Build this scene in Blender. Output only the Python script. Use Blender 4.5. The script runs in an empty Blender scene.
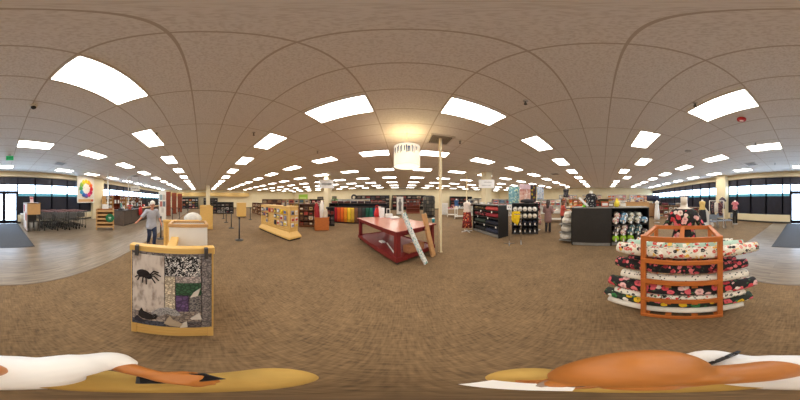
import bpy, bmesh, math, random
from mathutils import Vector, Matrix, Euler
random.seed(7)
PI = math.pi
C = bpy.context.scene.collection
scene = bpy.context.scene
scene.render.engine = 'CYCLES'
H = 1.65          # eye height of the 360 degree camera
CEIL = 3.66
# ---------------------------------------------------------------- camera (full spherical panorama)
cam = bpy.data.objects.new('Camera', bpy.data.cameras.new('Camera'))
C.objects.link(cam)
cam.location = (0, 0, H)
cam.rotation_euler = (PI / 2, 0, math.radians(0.9))
cam.data.type = 'PANO'
try:
    cam.data.cycles.panorama_type = 'EQUIRECTANGULAR'
except Exception:
    cam.data.panorama_type = 'EQUIRECTANGULAR'
cam.data.clip_start = 0.02
cam.data.clip_end = 300
scene.camera = cam
# ---------------------------------------------------------------- world: overcast bright daylight outside the windows
world = bpy.data.worlds.new('World')
scene.world = world
world.use_nodes = True
bg = world.node_tree.nodes['Background']
bg.inputs['Color'].default_value = (0.62, 0.80, 1.0, 1)
bg.inputs['Strength'].default_value = 10.0
LAMP = 14.5       # brightness of the ceiling panels
LAMPCOL = (1.0, 0.945, 0.86, 1)
scene.view_settings.view_transform = 'Standard'
scene.view_settings.look = 'None'
scene.view_settings.gamma = 1
scene.view_settings.exposure = 0.0
try:
    scene.view_settings.use_curve_mapping = False
except Exception:
    pass

# ---------------------------------------------------------------- materials
def lin(c):
    r = []
    for v in c:
        v = v / 255
        r.append(v / 12.92 if v <= 0.04045 else ((v + 0.055) / 1.055) ** 2.4)
    return (r[0], r[1], r[2], 1)
class NT:
    def __init__(s, name):
        s.m = bpy.data.materials.new(name); s.m.use_nodes = True
        s.t = s.m.node_tree; s.p = s.t.nodes['Principled BSDF']
    def n(s, typ, **kw):
        q = s.t.nodes.new(typ)
        for k, v in kw.items():
            if k.startswith('i_'):
                q.inputs[int(k[2:])].default_value = v
            else:
                setattr(q, k, v)
        return q
    def l(s, a, b): s.t.links.new(a, b)
    def coord(s, scale=(1, 1, 1), rot=(0, 0, 0), loc=(0, 0, 0)):
        c = s.n('ShaderNodeTexCoord'); mp = s.n('ShaderNodeMapping')
        mp.inputs['Scale'].default_value = scale; mp.inputs['Rotation'].default_value = rot; mp.inputs['Location'].default_value = loc
        s.l(c.outputs['Object'], mp.inputs['Vector'])
        return mp.outputs['Vector']
    def ramp(s, fac, stops, interp='LINEAR'):
        r = s.n('ShaderNodeValToRGB'); r.color_ramp.interpolation = interp
        e = r.color_ramp.elements
        while len(e) < len(stops): e.new(0.5)
        for k, (p, c) in enumerate(stops):
            e[k].position = p; e[k].color = c
        s.l(fac, r.inputs['Fac'])
        return r.outputs['Color']
    def math(s, op, a, b=None):
        q = s.n('ShaderNodeMath', operation=op)
        for i, v in enumerate((a, b)):
            if v is None: continue
            if isinstance(v, (int, float)): q.inputs[i].default_value = v
            else: s.l(v, q.inputs[i])
        return q.outputs[0]
    def mix(s, fac, a, b):
        q = s.n('ShaderNodeMix', data_type='RGBA')
        for i, v in ((0, fac), (6, a), (7, b)):
            if isinstance(v, (int, float)): q.inputs[i].default_value = v
            elif isinstance(v, tuple): q.inputs[i].default_value = v
            else: s.l(v, q.inputs[i])
        return q.outputs[2]
    def bump(s, h, strength=0.3, dist=0.01):
        b = s.n('ShaderNodeBump'); b.inputs['Strength'].default_value = strength; b.inputs['Distance'].default_value = dist
        s.l(h, b.inputs['Height']); s.l(b.outputs['Normal'], s.p.inputs['Normal'])
_M = {}
def mat(c, rough=0.6, metal=0.0, var=0.12, scale=8.0, key=None, stretch=(1, 1, 1)):
    """plain surface with a slight procedural unevenness"""
    k = ('p', tuple(c), rough, metal, var, scale, stretch)
    if k in _M: return _M[k]
    t = NT(key or 'surface'); v = t.coord(stretch)
    nz = t.n('ShaderNodeTexNoise'); nz.inputs['Scale'].default_value = scale; nz.inputs['Detail'].default_value = 3
    t.l(v, nz.inputs['Vector'])
    b = lin(c)
    lo = tuple(x * (1 - var) for x in b[:3]) + (1,); hi = tuple(min(1, x * (1 + var)) for x in b[:3]) + (1,)
    t.l(t.ramp(nz.outputs['Fac'], [(0.3, lo), (0.7, hi)]), t.p.inputs['Base Color'])
    t.p.inputs['Roughness'].default_value = rough; t.p.inputs['Metallic'].default_value = metal
    _M[k] = t.m
    return t.m
def wood(c, dark=0.7, scale=6, stretch=(1, 8, 8), rough=0.45):
    k = ('w', tuple(c), dark, scale, stretch)
    if k in _M: return _M[k]
    t = NT('wood'); v = t.coord(stretch)
    nz = t.n('ShaderNodeTexNoise'); nz.inputs['Scale'].default_value = scale; nz.inputs['Detail'].default_value = 5; nz.inputs['Distortion'].default_value = 0.6
    t.l(v, nz.inputs['Vector']); b = lin(c)
    t.l(t.ramp(nz.outputs['Fac'], [(0.3, tuple(x * dark for x in b[:3]) + (1,)), (0.65, b)]), t.p.inputs['Base Color'])
    t.p.inputs['Roughness'].default_value = rough
    _M[k] = t.m
    return t.m
def floral(base, flowers, scale=14, cover=0.36, leaf=(60, 110, 60), key='floral_fabric', core=None):
    """printed cloth: ragged blossoms of several colours on a plain ground, with leaf sprigs"""
    t = NT(key); v = t.coord()
    nz = t.n('ShaderNodeTexNoise'); nz.inputs['Scale'].default_value = scale * 1.6
    t.l(v, nz.inputs['Vector'])
    ad = t.n('ShaderNodeVectorMath', operation='MULTIPLY_ADD'); ad.inputs[1].default_value = (0.05, 0.05, 0.05)
    t.l(nz.outputs['Color'], ad.inputs[0]); t.l(v, ad.inputs[2])
    vo = t.n('ShaderNodeTexVoronoi'); vo.inputs['Scale'].default_value = scale; t.l(ad.outputs[0], vo.inputs['Vector'])
    v2 = t.n('ShaderNodeTexVoronoi'); v2.inputs['Scale'].default_value = scale * 1.9; t.l(ad.outputs[0], v2.inputs['Vector'])
    sep = t.n('ShaderNodeSeparateColor'); t.l(vo.outputs['Color'], sep.inputs[0])
    n = len(flowers)
    fc = t.ramp(sep.outputs[0], [(i / n, lin(c)) for i, c in enumerate(flowers)], 'CONSTANT')
    leafm = t.math('LESS_THAN', v2.outputs['Distance'], 0.3)
    sep2 = t.n('ShaderNodeSeparateColor'); t.l(v2.outputs['Color'], sep2.inputs[0])
    leafm = t.math('MULTIPLY', leafm, t.math('GREATER_THAN', sep2.outputs[1], 0.5))
    a = t.mix(leafm, lin(base), lin(leaf))
    fm = t.math('LESS_THAN', vo.outputs['Distance'], cover)
    b = t.mix(fm, a, fc)
    cm = t.math('LESS_THAN', vo.outputs['Distance'], cover * 0.35)
    b = t.mix(t.math('MULTIPLY', cm, 0.5), b, lin(core or base))
    t.l(b, t.p.inputs['Base Color']); t.p.inputs['Roughness'].default_value = 0.85
    return t.m
def dots(base, dot, scale=20, r=0.25, key='dotted_fabric'):
    t = NT(key); v = t.coord()
    vo = t.n('ShaderNodeTexVoronoi'); vo.inputs['Scale'].default_value = scale; t.l(v, vo.inputs['Vector'])
    t.l(t.mix(t.math('LESS_THAN', vo.outputs['Distance'], r), lin(base), lin(dot)), t.p.inputs['Base Color'])
    t.p.inputs['Roughness'].default_value = 0.85
    return t.m
def emit(c, s, key='lamp_surface'):
    t = NT(key); t.p.inputs['Base Color'].default_value = (0.8 * c[0], 0.8 * c[1], 0.8 * c[2], 1)
    t.p.inputs['Emission Color'].default_value = c; t.p.inputs['Emission Strength'].default_value = s
    return t.m
def glass(c=(1, 1, 1, 1), key='window_glass', gl=0.06):
    t = NT(key); nt = t.t
    tr = t.n('ShaderNodeBsdfTransparent'); tr.inputs['Color'].default_value = c
    g = t.n('ShaderNodeBsdfGlossy'); g.inputs['Roughness'].default_value = 0.03
    mx = t.n('ShaderNodeMixShader'); mx.inputs['Fac'].default_value = gl
    t.l(tr.outputs[0], mx.inputs[1]); t.l(g.outputs[0], mx.inputs[2])
    t.l(mx.outputs[0], nt.nodes['Material Output'].inputs['Surface'])
    return t.m

# ---------------------------------------------------------------- mesh helper
def rot(rx=0, ry=0, rz=0): return Euler((rx, ry, rz)).to_matrix().to_4x4()
class MB:
    def __init__(s): s.b = bmesh.new(); s.mi = 0; s.smooth = False
    def _fin(s, verts, M=None, sm=False):
        if M is not None: bmesh.ops.transform(s.b, matrix=M, verts=verts)
        fs = set(f for v in verts for f in v.link_faces)
        for f in fs:
            f.material_index = s.mi; f.smooth = sm
        return s
    def box(s, x0, x1, y0, y1, z0, z1, bev=0.0, M=None):
        r = bmesh.ops.create_cube(s.b, size=1.0)
        vs = r['verts']
        bmesh.ops.transform(s.b, matrix=Matrix.Translation(((x0 + x1) / 2, (y0 + y1) / 2, (z0 + z1) / 2)) @ Matrix.Diagonal((abs(x1 - x0), abs(y1 - y0), abs(z1 - z0), 1)), verts=vs)
        if bev > 0:
            es = set(e for v in vs for e in v.link_edges)
            r = bmesh.ops.bevel(s.b, geom=list(es), offset=bev, segments=2, affect='EDGES', profile=0.6)
            vs = list(set(v for f in r['faces'] for v in f.verts))
            more = set(vs)
            for v in vs:
                for f in v.link_faces: more.update(f.verts)
            vs = list(more)
        return s._fin(vs, M)
    def bar(s, p0, p1, w, h=None, up=(0, 0, 1), bev=0.0):
        """square bar between two points"""
        p0, p1 = Vector(p0), Vector(p1); d = p1 - p0; L = d.length; z = d.normalized()
        u = Vector(up)
        if abs(z.dot(u)) > 0.98: u = Vector((0, 1, 0))
        x = u.cross(z).normalized(); y = z.cross(x)
        M = Matrix((x, y, z)).transposed().to_4x4(); M.translation = p0
        h = h or w
        return s.box(-w / 2, w / 2, -h / 2, h / 2, 0, L, bev, M)
    def cyl(s, p0, p1, r0, r1=None, seg=16, sm=True):
        r1 = r0 if r1 is None else r1
        p0, p1 = Vector(p0), Vector(p1); d = p1 - p0; L = d.length
        q = d.to_track_quat('Z', 'Y').to_matrix().to_4x4(); q.translation = (p0 + p1) / 2
        r = bmesh.ops.create_cone(s.b, cap_ends=True, segments=seg, radius1=r0, radius2=r1, depth=L)
        s._fin(r['verts'], q, sm)
        for v in r['verts']:
            for f in v.link_faces:
                if len(f.verts) > 4: f.smooth = False
        return s
    def tube(s, pts, r, seg=8):
        pts = [Vector(p) for p in pts]
        for a, b in zip(pts, pts[1:]):
            s.cyl(a, b, r, r, seg)
        for p in pts[1:-1]: s.ball(p, r, r, r, seg, 6)
        return s
    def ball(s, c, rx, ry=None, rz=None, u=16, v=10, M=None):
        ry = rx if ry is None else ry; rz = rx if rz is None else rz
        r = bmesh.ops.create_uvsphere(s.b, u_segments=u, v_segments=v, radius=1.0)
        T = Matrix.Translation(Vector(c)) @ (M if M is not None else Matrix.Identity(4)) @ Matrix.Diagonal((rx, ry, rz, 1))
        return s._fin(r['verts'], T, True)
    def lathe(s, prof, c=(0, 0, 0), seg=24, sx=1, sy=1, M=None, close=True):
        """prof: (radius, z) list; elliptical with sx, sy"""
        rings = []
        for (r, z) in prof:
            rings.append([s.b.verts.new((c[0] + r * sx * math.cos(2 * PI * k / seg), c[1] + r * sy * math.sin(2 * PI * k / seg), c[2] + z)) for k in range(seg)])
        for a, b in zip(rings, rings[1:]):
            for k in range(seg): s.b.faces.new((a[k], a[(k + 1) % seg], b[(k + 1) % seg], b[k]))
        if close:
            s.b.faces.new(list(reversed(rings[0]))); s.b.faces.new(rings[-1])
        vs = [v for r in rings for v in r]
        return s._fin(vs, M, True)
    def loft(s, rings, close=True, sm=True):
        """rings: lists of equal numbers of points"""
        R = [[s.b.verts.new(p) for p in r] for r in rings]
        n = len(R[0])
        for a, b in zip(R, R[1:]):
            for k in range(n): s.b.faces.new((a[k], a[(k + 1) % n], b[(k + 1) % n], b[k]))
        if close: s.b.faces.new(list(reversed(R[0]))); s.b.faces.new(R[-1])
        return s._fin([v for r in R for v in r], None, sm)
    def prism(s, poly, z0, z1, M=None):
        a = [s.b.verts.new((x, y, z0)) for x, y in poly]; b = [s.b.verts.new((x, y, z1)) for x, y in poly]
        n = len(poly)
        s.b.faces.new(list(reversed(a))); s.b.faces.new(b)
        for k in range(n): s.b.faces.new((a[k], a[(k + 1) % n], b[(k + 1) % n], b[k]))
        return s._fin(a + b, M)
    def quad(s, *p):
        vs = [s.b.verts.new(q) for q in p]; s.b.faces.new(vs)
        return s._fin(vs)
    def mesh(s, name):
        bmesh.ops.recalc_face_normals(s.b, faces=s.b.faces[:])
        me = bpy.data.meshes.new(name); s.b.to_mesh(me); s.b.free()
        return me
def obj(name, mb, m=None, parent=None, label=None):
    me = mb.mesh(name) if isinstance(mb, MB) else mb
    if m is not None:
        for q in (m if isinstance(m, (list, tuple)) else [m]):
            me.materials.append(q)
    o = bpy.data.objects.new(name, me); C.objects.link(o)
    if parent: o.parent = parent
    if label: o['label'] = label
    return o
LABELS = set()
def tag(o, label, cat, group=None, kind=None):
    o['label'] = label; o['category'] = cat
    if group: o['group'] = group
    if kind: o['kind'] = kind
    LABELS.add(label)
    return o
def thing(name, label, cat, loc=(0, 0, 0), rz=0.0, group=None):
    o = bpy.data.objects.new(name, None); C.objects.link(o)
    o.empty_display_size = 0.1
    o.location = loc; o.rotation_euler = (0, 0, rz)
    return tag(o, label, cat, group)
def solo(name, mb, m, label, cat, loc=(0, 0, 0), rz=0.0, group=None):
    o = obj(name, mb, m); o.location = loc; o.rotation_euler = (0, 0, rz)
    return tag(o, label, cat, group)
def struct(name, mb, m, parent=None):
    o = obj(name, mb, m, parent)
    o['kind'] = 'structure'
    return o
def dup(root, loc, rz=None, label=None, group=None):
    r = root.copy(); C.objects.link(r); r.location = loc
    if rz is not None: r.rotation_euler = (0, 0, rz)
    if label: r['label'] = label
    if group: r['group'] = group
    for ch in list(root.children):
        c = ch.copy(); C.objects.link(c); c.parent = r
        for g in list(ch.children):
            d = g.copy(); C.objects.link(d); d.parent = c
    return r
def fl(px, py, z=0.0):
    """point of a horizontal plane at height z in the compass direction / dip read off the panorama (0.45 degree steps)"""
    a = math.radians((px - 402) * 0.45); e = math.radians((py - 200) * 0.45)
    d = (H - z) / math.tan(e)
    return Vector((d * math.sin(a), d * math.cos(a), z))
def pol(px, d, z=0.0):
    a = math.radians((px - 402) * 0.45)
    return Vector((d * math.sin(a), d * math.cos(a), z))
def face(p): return math.atan2(-p[0], p[1])   # heading whose local -Y looks at the middle of the shop
ORD = ['first', 'second', 'third', 'fourth', 'fifth', 'sixth', 'seventh', 'eighth', 'ninth', 'tenth', 'eleventh', 'twelfth', 'thirteenth', 'fourteenth', 'fifteenth', 'sixteenth', 'seventeenth', 'eighteenth', 'nineteenth', 'twentieth']
# palette
W_MAPLE = wood((232, 188, 108), 0.88)
W_MAPLEV = wood((232, 188, 108), 0.88, stretch=(8, 8, 1))
W_ORANGE = wood((198, 112, 50), 0.75)
W_ORANGEV = wood((198, 112, 50), 0.75, stretch=(8, 8, 1))
W_CHERRY = wood((128, 34, 34), 0.7, stretch=(1, 6, 6))
W_CHERRYTOP = wood((190, 128, 108), 0.88, rough=0.22)  # paler than the table base: gloss reflections put into the top's colour
W_BROWN = wood((120, 74, 44), 0.7)
W_LIGHT = wood((205, 160, 105), 0.8)
W_RED = wood((150, 70, 40), 0.7, stretch=(8, 8, 1))
M_BLACK = mat((26, 24, 23), 0.5, var=0.2)
M_DKGREY = mat((62, 60, 58), 0.5)
M_GREY = mat((140, 138, 134), 0.45)
M_LGREY = mat((180, 178, 172), 0.45)
M_STEEL = mat((150, 150, 150), 0.3, 0.9)
M_CHROME = mat((205, 205, 205), 0.2, 1.0, var=0.03)
M_WHITE = mat((232, 229, 222), 0.5, var=0.03)
M_CREAM = mat((226, 208, 168), 0.7, var=0.04)
M_PAPER = mat((236, 234, 230), 0.8, var=0.03)
M_RED = mat((190, 36, 34), 0.6)
M_SKIN = mat((205, 140, 110), 0.5, var=0.06, scale=20)
# ================================================================ THE SETTING
XL, XR, YB, YF = -25.0, 21.0, -8.8, 22.0
# carpet: brown-grey loop pile in short streaks
t = NT('carpet'); v = t.coord()
n1 = t.n('ShaderNodeTexNoise'); n1.inputs['Scale'].default_value = 2.2; n1.inputs['Detail'].default_value = 4; t.l(v, n1.inputs['Vector'])
v2 = t.coord((55, 9, 1)); n2 = t.n('ShaderNodeTexNoise'); n2.inputs['Scale'].default_value = 1.0; n2.inputs['Detail'].default_value = 3; t.l(v2, n2.inputs['Vector'])
v3 = t.coord((9, 50, 1)); n3 = t.n('ShaderNodeTexNoise'); n3.inputs['Scale'].default_value = 1.0; n3.inputs['Detail'].default_value = 3; t.l(v3, n3.inputs['Vector'])
ch = t.n('ShaderNodeTexChecker'); ch.inputs['Scale'].default_value = 2.0; t.l(t.coord(), ch.inputs['Vector'])
sm = t.math('ADD', t.math('MULTIPLY', n1.outputs['Fac'], 0.2), t.math('MULTIPLY', t.math('ADD', n2.outputs['Fac'], n3.outputs['Fac']), 0.4))
t.l(t.ramp(sm, [(0.34, lin((86, 69, 48))), (0.66, lin((148, 120, 86)))]), t.p.inputs['Base Color'])
t.p.inputs['Roughness'].default_value = 0.95
M_CARPET = t.m
# wood-look planks along x
t = NT('planks'); v = t.coord()
br = t.n('ShaderNodeTexBrick'); br.inputs['Scale'].default_value = 1.0; br.inputs['Brick Width'].default_value = 1.25; br.inputs['Row Height'].default_value = 0.18
br.inputs['Mortar Size'].default_value = 0.003; br.inputs['Color1'].default_value = lin((114, 98, 80)); br.inputs['Color2'].default_value = lin((146, 130, 110)); br.inputs['Mortar'].default_value = lin((74, 64, 56))
t.l(v, br.inputs['Vector'])
nz = t.n('ShaderNodeTexNoise'); nz.inputs['Scale'].default_value = 1.5; nz.inputs['Detail'].default_value = 6; t.l(t.coord((1.2, 14, 1)), nz.inputs['Vector'])
t.l(t.mix(0.55, br.outputs['Color'], t.ramp(nz.outputs['Fac'], [(0.3, lin((84, 72, 58))), (0.7, lin((156, 142, 124)))])), t.p.inputs['Base Color'])
t.p.inputs['Roughness'].default_value = 0.32
M_PLANK = t.m
struct('floor', MB().box(XL, XR, YB, YF, -0.1, 0), M_CARPET)
struct('floor_planks', MB().box(XL, 2.0, YB, -2.1, 0, 0.004), M_PLANK)
t = NT('metal_strip')
struct('trim_1', MB().box(XL, 2.03, -2.1, -2.07, 0, 0.007), mat((120, 104, 88), 0.5))
struct('trim_2', MB().box(2.0, 2.03, YB, -2.1, 0, 0.007), mat((120, 104, 88), 0.5))
# ceiling: 2 x 4 ft acoustic tiles on a T-bar grid
t = NT('ceiling_tiles'); v = t.coord()
sx = t.n('ShaderNodeSeparateXYZ'); t.l(v, sx.inputs[0])
def lines(axis, off, step, w):
    f = t.math('FRACT', t.math('DIVIDE', t.math('SUBTRACT', axis, off - 200 * step), step))
    d = t.math('MULTIPLY', t.math('MINIMUM', f, t.math('SUBTRACT', 1.0, f)), step)
    return t.math('LESS_THAN', d, w)
lm = t.math('MAXIMUM', lines(sx.outputs[0], 0.71, 1.22, 0.011), lines(sx.outputs[1], 1.69, 0.61, 0.011))
n1 = t.n('ShaderNodeTexNoise'); n1.inputs['Scale'].default_value = 45; n1.inputs['Detail'].default_value = 4; t.l(v, n1.inputs['Vector'])
tile = t.ramp(n1.outputs['Fac'], [(0.36, lin((222, 216, 208))), (0.55, lin((238, 234, 228)))])
t.l(t.mix(lm, tile, lin((196, 184, 170))), t.p.inputs['Base Color'])
t.p.inputs['Roughness'].default_value = 0.95
struct('ceiling', MB().box(XL, XR, YB, YF, CEIL, CEIL + 0.1), t.m)
M_WALL = mat((232, 218, 182), 0.8, var=0.03, scale=2)
M_TAN = mat((238, 222, 190), 0.8, var=0.03, scale=2)
struct('wall_left', MB().box(XL - 0.2, XL, YB, YF, 0, CEIL), M_WALL)
struct('wall_right', MB().box(XR, XR + 0.2, YB, YF, 0, CEIL), M_WALL)
struct('wall_front', MB().box(XL, XR, YF, YF + 0.2, 0, CEIL), M_WALL)
# window wall: low wall, header and piers, with the glazing between them
DX0, DX1 = -1.1, 0.83
SILL, HEAD = 0.6, 3.27
wb = MB()
wb.box(XL, DX0, YB - 0.2, YB, 0, SILL).box(DX1, XR, YB - 0.2, YB, 0, SILL)
wb.box(XL, XR, YB - 0.2, YB, HEAD, CEIL)
wb.box(5.75, 6.7, YB - 0.2, -8.35, 0, CEIL).box(-8.75, -7.4, YB - 0.2, -8.5, 0, CEIL)
struct('wall_back', wb, M_WALL)
struct('trim_3', MB().box(XL, XR, YB, YB + 0.12, HEAD + 0.02, HEAD + 0.13), M_TAN)
M_BASE = mat((46, 40, 38), 0.5)
struct('baseboard_back', MB().box(XL, -8.75, YB, YB + 0.02, 0, 0.12).box(-7.4, DX0, YB, YB + 0.02, 0, 0.12).box(DX1, 5.75, YB, YB + 0.02, 0, 0.12).box(6.7, XR, YB, YB + 0.02, 0, 0.12).box(5.73, 6.72, -8.35, -8.33, 0, 0.12), M_BASE)
struct('baseboard_left', MB().box(XL, XL + 0.02, YB, YF, 0, 0.12), M_BASE)
struct('baseboard_right', MB().box(XR - 0.02, XR, YB, YF, 0, 0.12), M_BASE)
struct('baseboard_front', MB().box(XL, XR, YF - 0.02, YF, 0, 0.12), M_BASE)
M_FRAME = mat((24, 26, 44), 0.35, 0.3)
M_SHADE = mat((20, 22, 40), 0.55, var=0.2, scale=3)
M_SHADE2 = mat((52, 52, 66), 0.6, var=0.2, scale=3)
M_GLASS = glass((0.97, 0.98, 1, 1))
M_TEAL = glass((0.15, 0.235, 0.235, 1), 'teal_glass')
wn = 0
def bays(x0, x1, cuts):
    global wn
    xs = [x0] + cuts + [x1]
    for a, b in zip(xs, xs[1:]):
        wn += 1
        f = MB()
        for x in (a, b): f.box(x - 0.04, x + 0.04, YB - 0.12, YB - 0.02, SILL, HEAD)
        for z in (SILL + 0.03, 1.9, 2.75, HEAD - 0.03): f.box(a, b, YB - 0.11, YB - 0.03, z - 0.02, z + 0.02)
        w = struct('window_%d' % wn, f, M_FRAME)
        struct('clear_pane', MB().box(a + 0.03, b - 0.03, YB - 0.075, YB - 0.069, 2.12, 2.73), M_GLASS, w)
        struct('tinted_pane', MB().box(a + 0.03, b - 0.03, YB - 0.075, YB - 0.069, 1.92, 2.12), M_TEAL, w)
        struct('lower_shade', MB().box(a + 0.03, b - 0.03, YB - 0.08, YB - 0.06, SILL + 0.05, 1.88), M_SHADE, w)
        struct('upper_shade', MB().box(a + 0.03, b - 0.03, YB - 0.08, YB - 0.06, 2.77, HEAD - 0.05), M_SHADE2, w)
bays(DX1, 5.75, [1.36, 2.57, 3.77, 4.95])
bays(6.7, XR, [6.7 + 1.19 * k for k in range(1, 12)])
bays(-7.4, DX0, [-6.2, -4.98, -3.66, -2.37])
bays(XL, -8.75, [-8.75 - 1.25 * k for k in range(12, 0, -1)])
# entrance: double glass doors under a transom
def door(n, x0, x1):
    f = MB()
    f.box(x0, x0 + 0.07, YB - 0.1, YB - 0.04, 0, 2.16).box(x1 - 0.07, x1, YB - 0.1, YB - 0.04, 0, 2.16)
    f.box(x0, x1, YB - 0.1, YB - 0.04, 2.06, 2.16).box(x0, x1, YB - 0.1, YB - 0.04, 0, 0.24)
    d = struct('door_%d' % n, f, M_FRAME)
    struct('pane', MB().box(x0 + 0.07, x1 - 0.07, YB - 0.075, YB - 0.069, 0.24, 2.06), M_GLASS, d)
    struct('push_bar', MB().box(x0 + 0.05, x1 - 0.05, YB - 0.04, YB, 0.95, 1.0), mat((150, 150, 155), 0.3, 0.8), d)
    return d
d1 = door(1, -1.04, -0.18); d2 = door(2, -0.1, 0.76)
for k, x in enumerate((-0.72, -0.5)):
    struct('sticker', MB().box(x - 0.045, x + 0.045, YB - 0.069, YB - 0.066, 1.2, 1.31), mat((30, 32, 40), 0.6), d1)
fr = MB()
for x0, x1 in ((-1.13, -1.04), (-0.18, -0.1), (0.76, 0.85)): fr.box(x0, x1, YB - 0.14, YB, 0, 2.28)
fr.box(-1.13, 0.85, YB - 0.14, YB, 2.16, 2.28)
struct('door_frame', fr, M_FRAME)
tr = MB()
for x in (-1.07, -0.14, 0.79): tr.box(x - 0.03, x + 0.03, YB - 0.11, YB - 0.03, 2.28, HEAD)
tr.box(-1.1, 0.83, YB - 0.11, YB - 0.03, 2.73, 2.77)
w = struct('window_%d' % (wn + 1), tr, M_FRAME)
struct('clear_pane', MB().box(-1.04, 0.76, YB - 0.075, YB - 0.069, 2.28, 2.73), M_GLASS, w)
struct('upper_shade', MB().box(-1.04, 0.76, YB - 0.08, YB - 0.06, 2.77, HEAD), M_SHADE2, w)
# wood soffit over the shelves along the left wall
struct('trim_4', MB().box(XL, XL + 0.6, -8.0, 9.5, 2.35, 3.1), wood((226, 190, 120), 0.88, stretch=(8, 1, 8)))
# square columns holding up the roof
for k, (p, s, n) in enumerate(((pol(327.5, 10.6), 0.42, 3), (pol(486.5, 9.2), 0.52, 4), (pol(208, 17), 0.5, 5))):
    struct('trim_%d' % (n + 2), MB().box(p.x - s / 2, p.x + s / 2, p.y - s / 2, p.y + s / 2, 0, CEIL), M_WALL)

# ================================================================ CEILING FITTINGS
cols = [1.32 + 2.44 * i for i in range(-10, 8)]
rows = [-7.5, -4.35, -1.6, 2.06, 5.11, 8.16, 11.2, 14.26, 17.3, 20.35]
M_DIFF = emit(LAMPCOL, LAMP, 'light_diffuser')
M_LFRAME = mat((214, 206, 196), 0.5, var=0.03)
lamp0 = thing('ceiling_light', 'x', 'ceiling light', (0, 0, CEIL), 0, 'ceiling light panels')
fm = MB()
for x0, x1, y0, y1 in ((-0.61, -0.58, -0.305, 0.305), (0.58, 0.61, -0.305, 0.305), (-0.58, 0.58, -0.305, -0.275), (-0.58, 0.58, 0.275, 0.305)):
    fm.box(x0, x1, y0, y1, -0.012, 0.0)
obj('frame', fm, M_LFRAME, lamp0)
obj('diffuser', MB().quad((-0.58, -0.275, -0.006), (-0.58, 0.275, -0.006), (0.58, 0.275, -0.006), (0.58, -0.275, -0.006)), M_DIFF, lamp0)
first = True
def colname(i):
    n = i - 10
    if n >= 0: return '%s column towards the floral rack' % ORD[n]
    return '%s column towards the checkout' % ORD[-n - 1]
for r, y in enumerate(rows):
    for i, x in enumerate(cols):
        yy = y
        if r == 0:
            if i == 10: continue
            if i == 9: x = -0.05
            if i == 8: x = -4.0; 
            if i < 8: x = -6.44 - 2.44 * (7 - i)
            if x < XL + 0.8: continue
        if r == 1: yy = -4.1 if i < 9 else -4.2 if i == 9 else -4.36 if i == 10 else -4.65
        if r == 2: yy = {9: -1.05, 10: -1.8, 11: -1.29, 12: -2.06, 13: -1.5, 14: -2.2}.get(i, -1.55)
        lab = 'lit ceiling panel, %s row from the windows, %s' % (ORD[r], colname(i))
        if first:
            lamp0.location = (x, yy, CEIL); lamp0['label'] = lab; first = False
        else:
            dup(lamp0, (x, yy, CEIL), None, lab)
def vent(p, s, lab):
    v = thing('ceiling_vent', lab, 'ceiling vent', (p.x, p.y, CEIL), 0, 'ceiling air vents')
    obj('backing', MB().box(-s, s, -s, s, -0.004, 0), M_BLACK, v)
    f = MB()
    for a, b, c_, d in ((-s, -s * .85, -s, s), (s * .85, s, -s, s), (-s, s, -s, -s * .85), (-s, s, s * .85, s)): f.box(a, b, c_, d, -0.02, 0)
    obj('frame', f, M_LFRAME, v)
    sl = MB()
    for k in range(4):
        q = s * (0.2 + 0.17 * k)
        for a, b, c_, d in ((-q - .02, -q + .015, -q, q), (q - .015, q + .02, -q, q), (-q, q, -q - .02, -q + .015), (-q, q, q - .015, q + .02)): sl.box(a, b, c_, d, -0.018, -0.006)
    obj('louvre', sl, mat((150, 140, 128), 0.5), v)
vent(fl(60, 163.5, CEIL), 0.3, 'square air vent above the shopping carts, between two lit panels')
vent(fl(751, 164, CEIL), 0.3, 'square air vent in the ceiling near the window pier with the dress')
vent(fl(440, 137.5, CEIL) + Vector((0.05, 0.15, 0)), 0.36, 'dark louvred air vent at the top of the white pole by the red table')
vent(fl(135, 176, CEIL), 0.3, 'small air vent over the checkout counter')
vent(fl(555, 174, CEIL), 0.3, 'dark air vent above the tables between the two black shelving units')
def sprinkler(p, lab):
    v = thing('fire_sprinkler', lab, 'fire sprinkler', (p.x, p.y, CEIL), 0, 'fire sprinkler heads')
    obj('escutcheon', MB().lathe([(0.045, 0), (0.04, -0.012), (0.02, -0.016)]), M_LGREY, v)
    b = MB().cyl((0, 0, -0.01), (0, 0, -0.05), 0.012).tube([(-0.018, 0, -0.04), (-0.018, 0, -0.08), (0, 0, -0.095), (0.018, 0, -0.08), (0.018, 0, -0.04)], 0.005)
    b.cyl((0, 0, -0.093), (0, 0, -0.098), 0.03)
    obj('sprinkler_head', b, M_DKGREY, v)
for (x, y, l) in ((253.7, 132.5, 'sprinkler head in the second ceiling bay over the queue posts'), (317.5, 151, 'sprinkler head above the shelf with the orange crate'),
                  (460, 141, 'sprinkler head beside the dark vent by the white pole'), (525.5, 101, 'pale sprinkler head over open carpet between the two big panels by the pole'),
                  (695, 103, 'pale sprinkler head just off the corner of the lit panel over the floral rack'), (156.6, 133, 'sprinkler head beside the second lit panel towards the checkout'),
                  (755.5, 143, 'sprinkler head touching the lit panel near the entrance mat'), (775, 163, 'sprinkler head over the dark entrance mat')):
    sprinkler(fl(x, y, CEIL), l)
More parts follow.
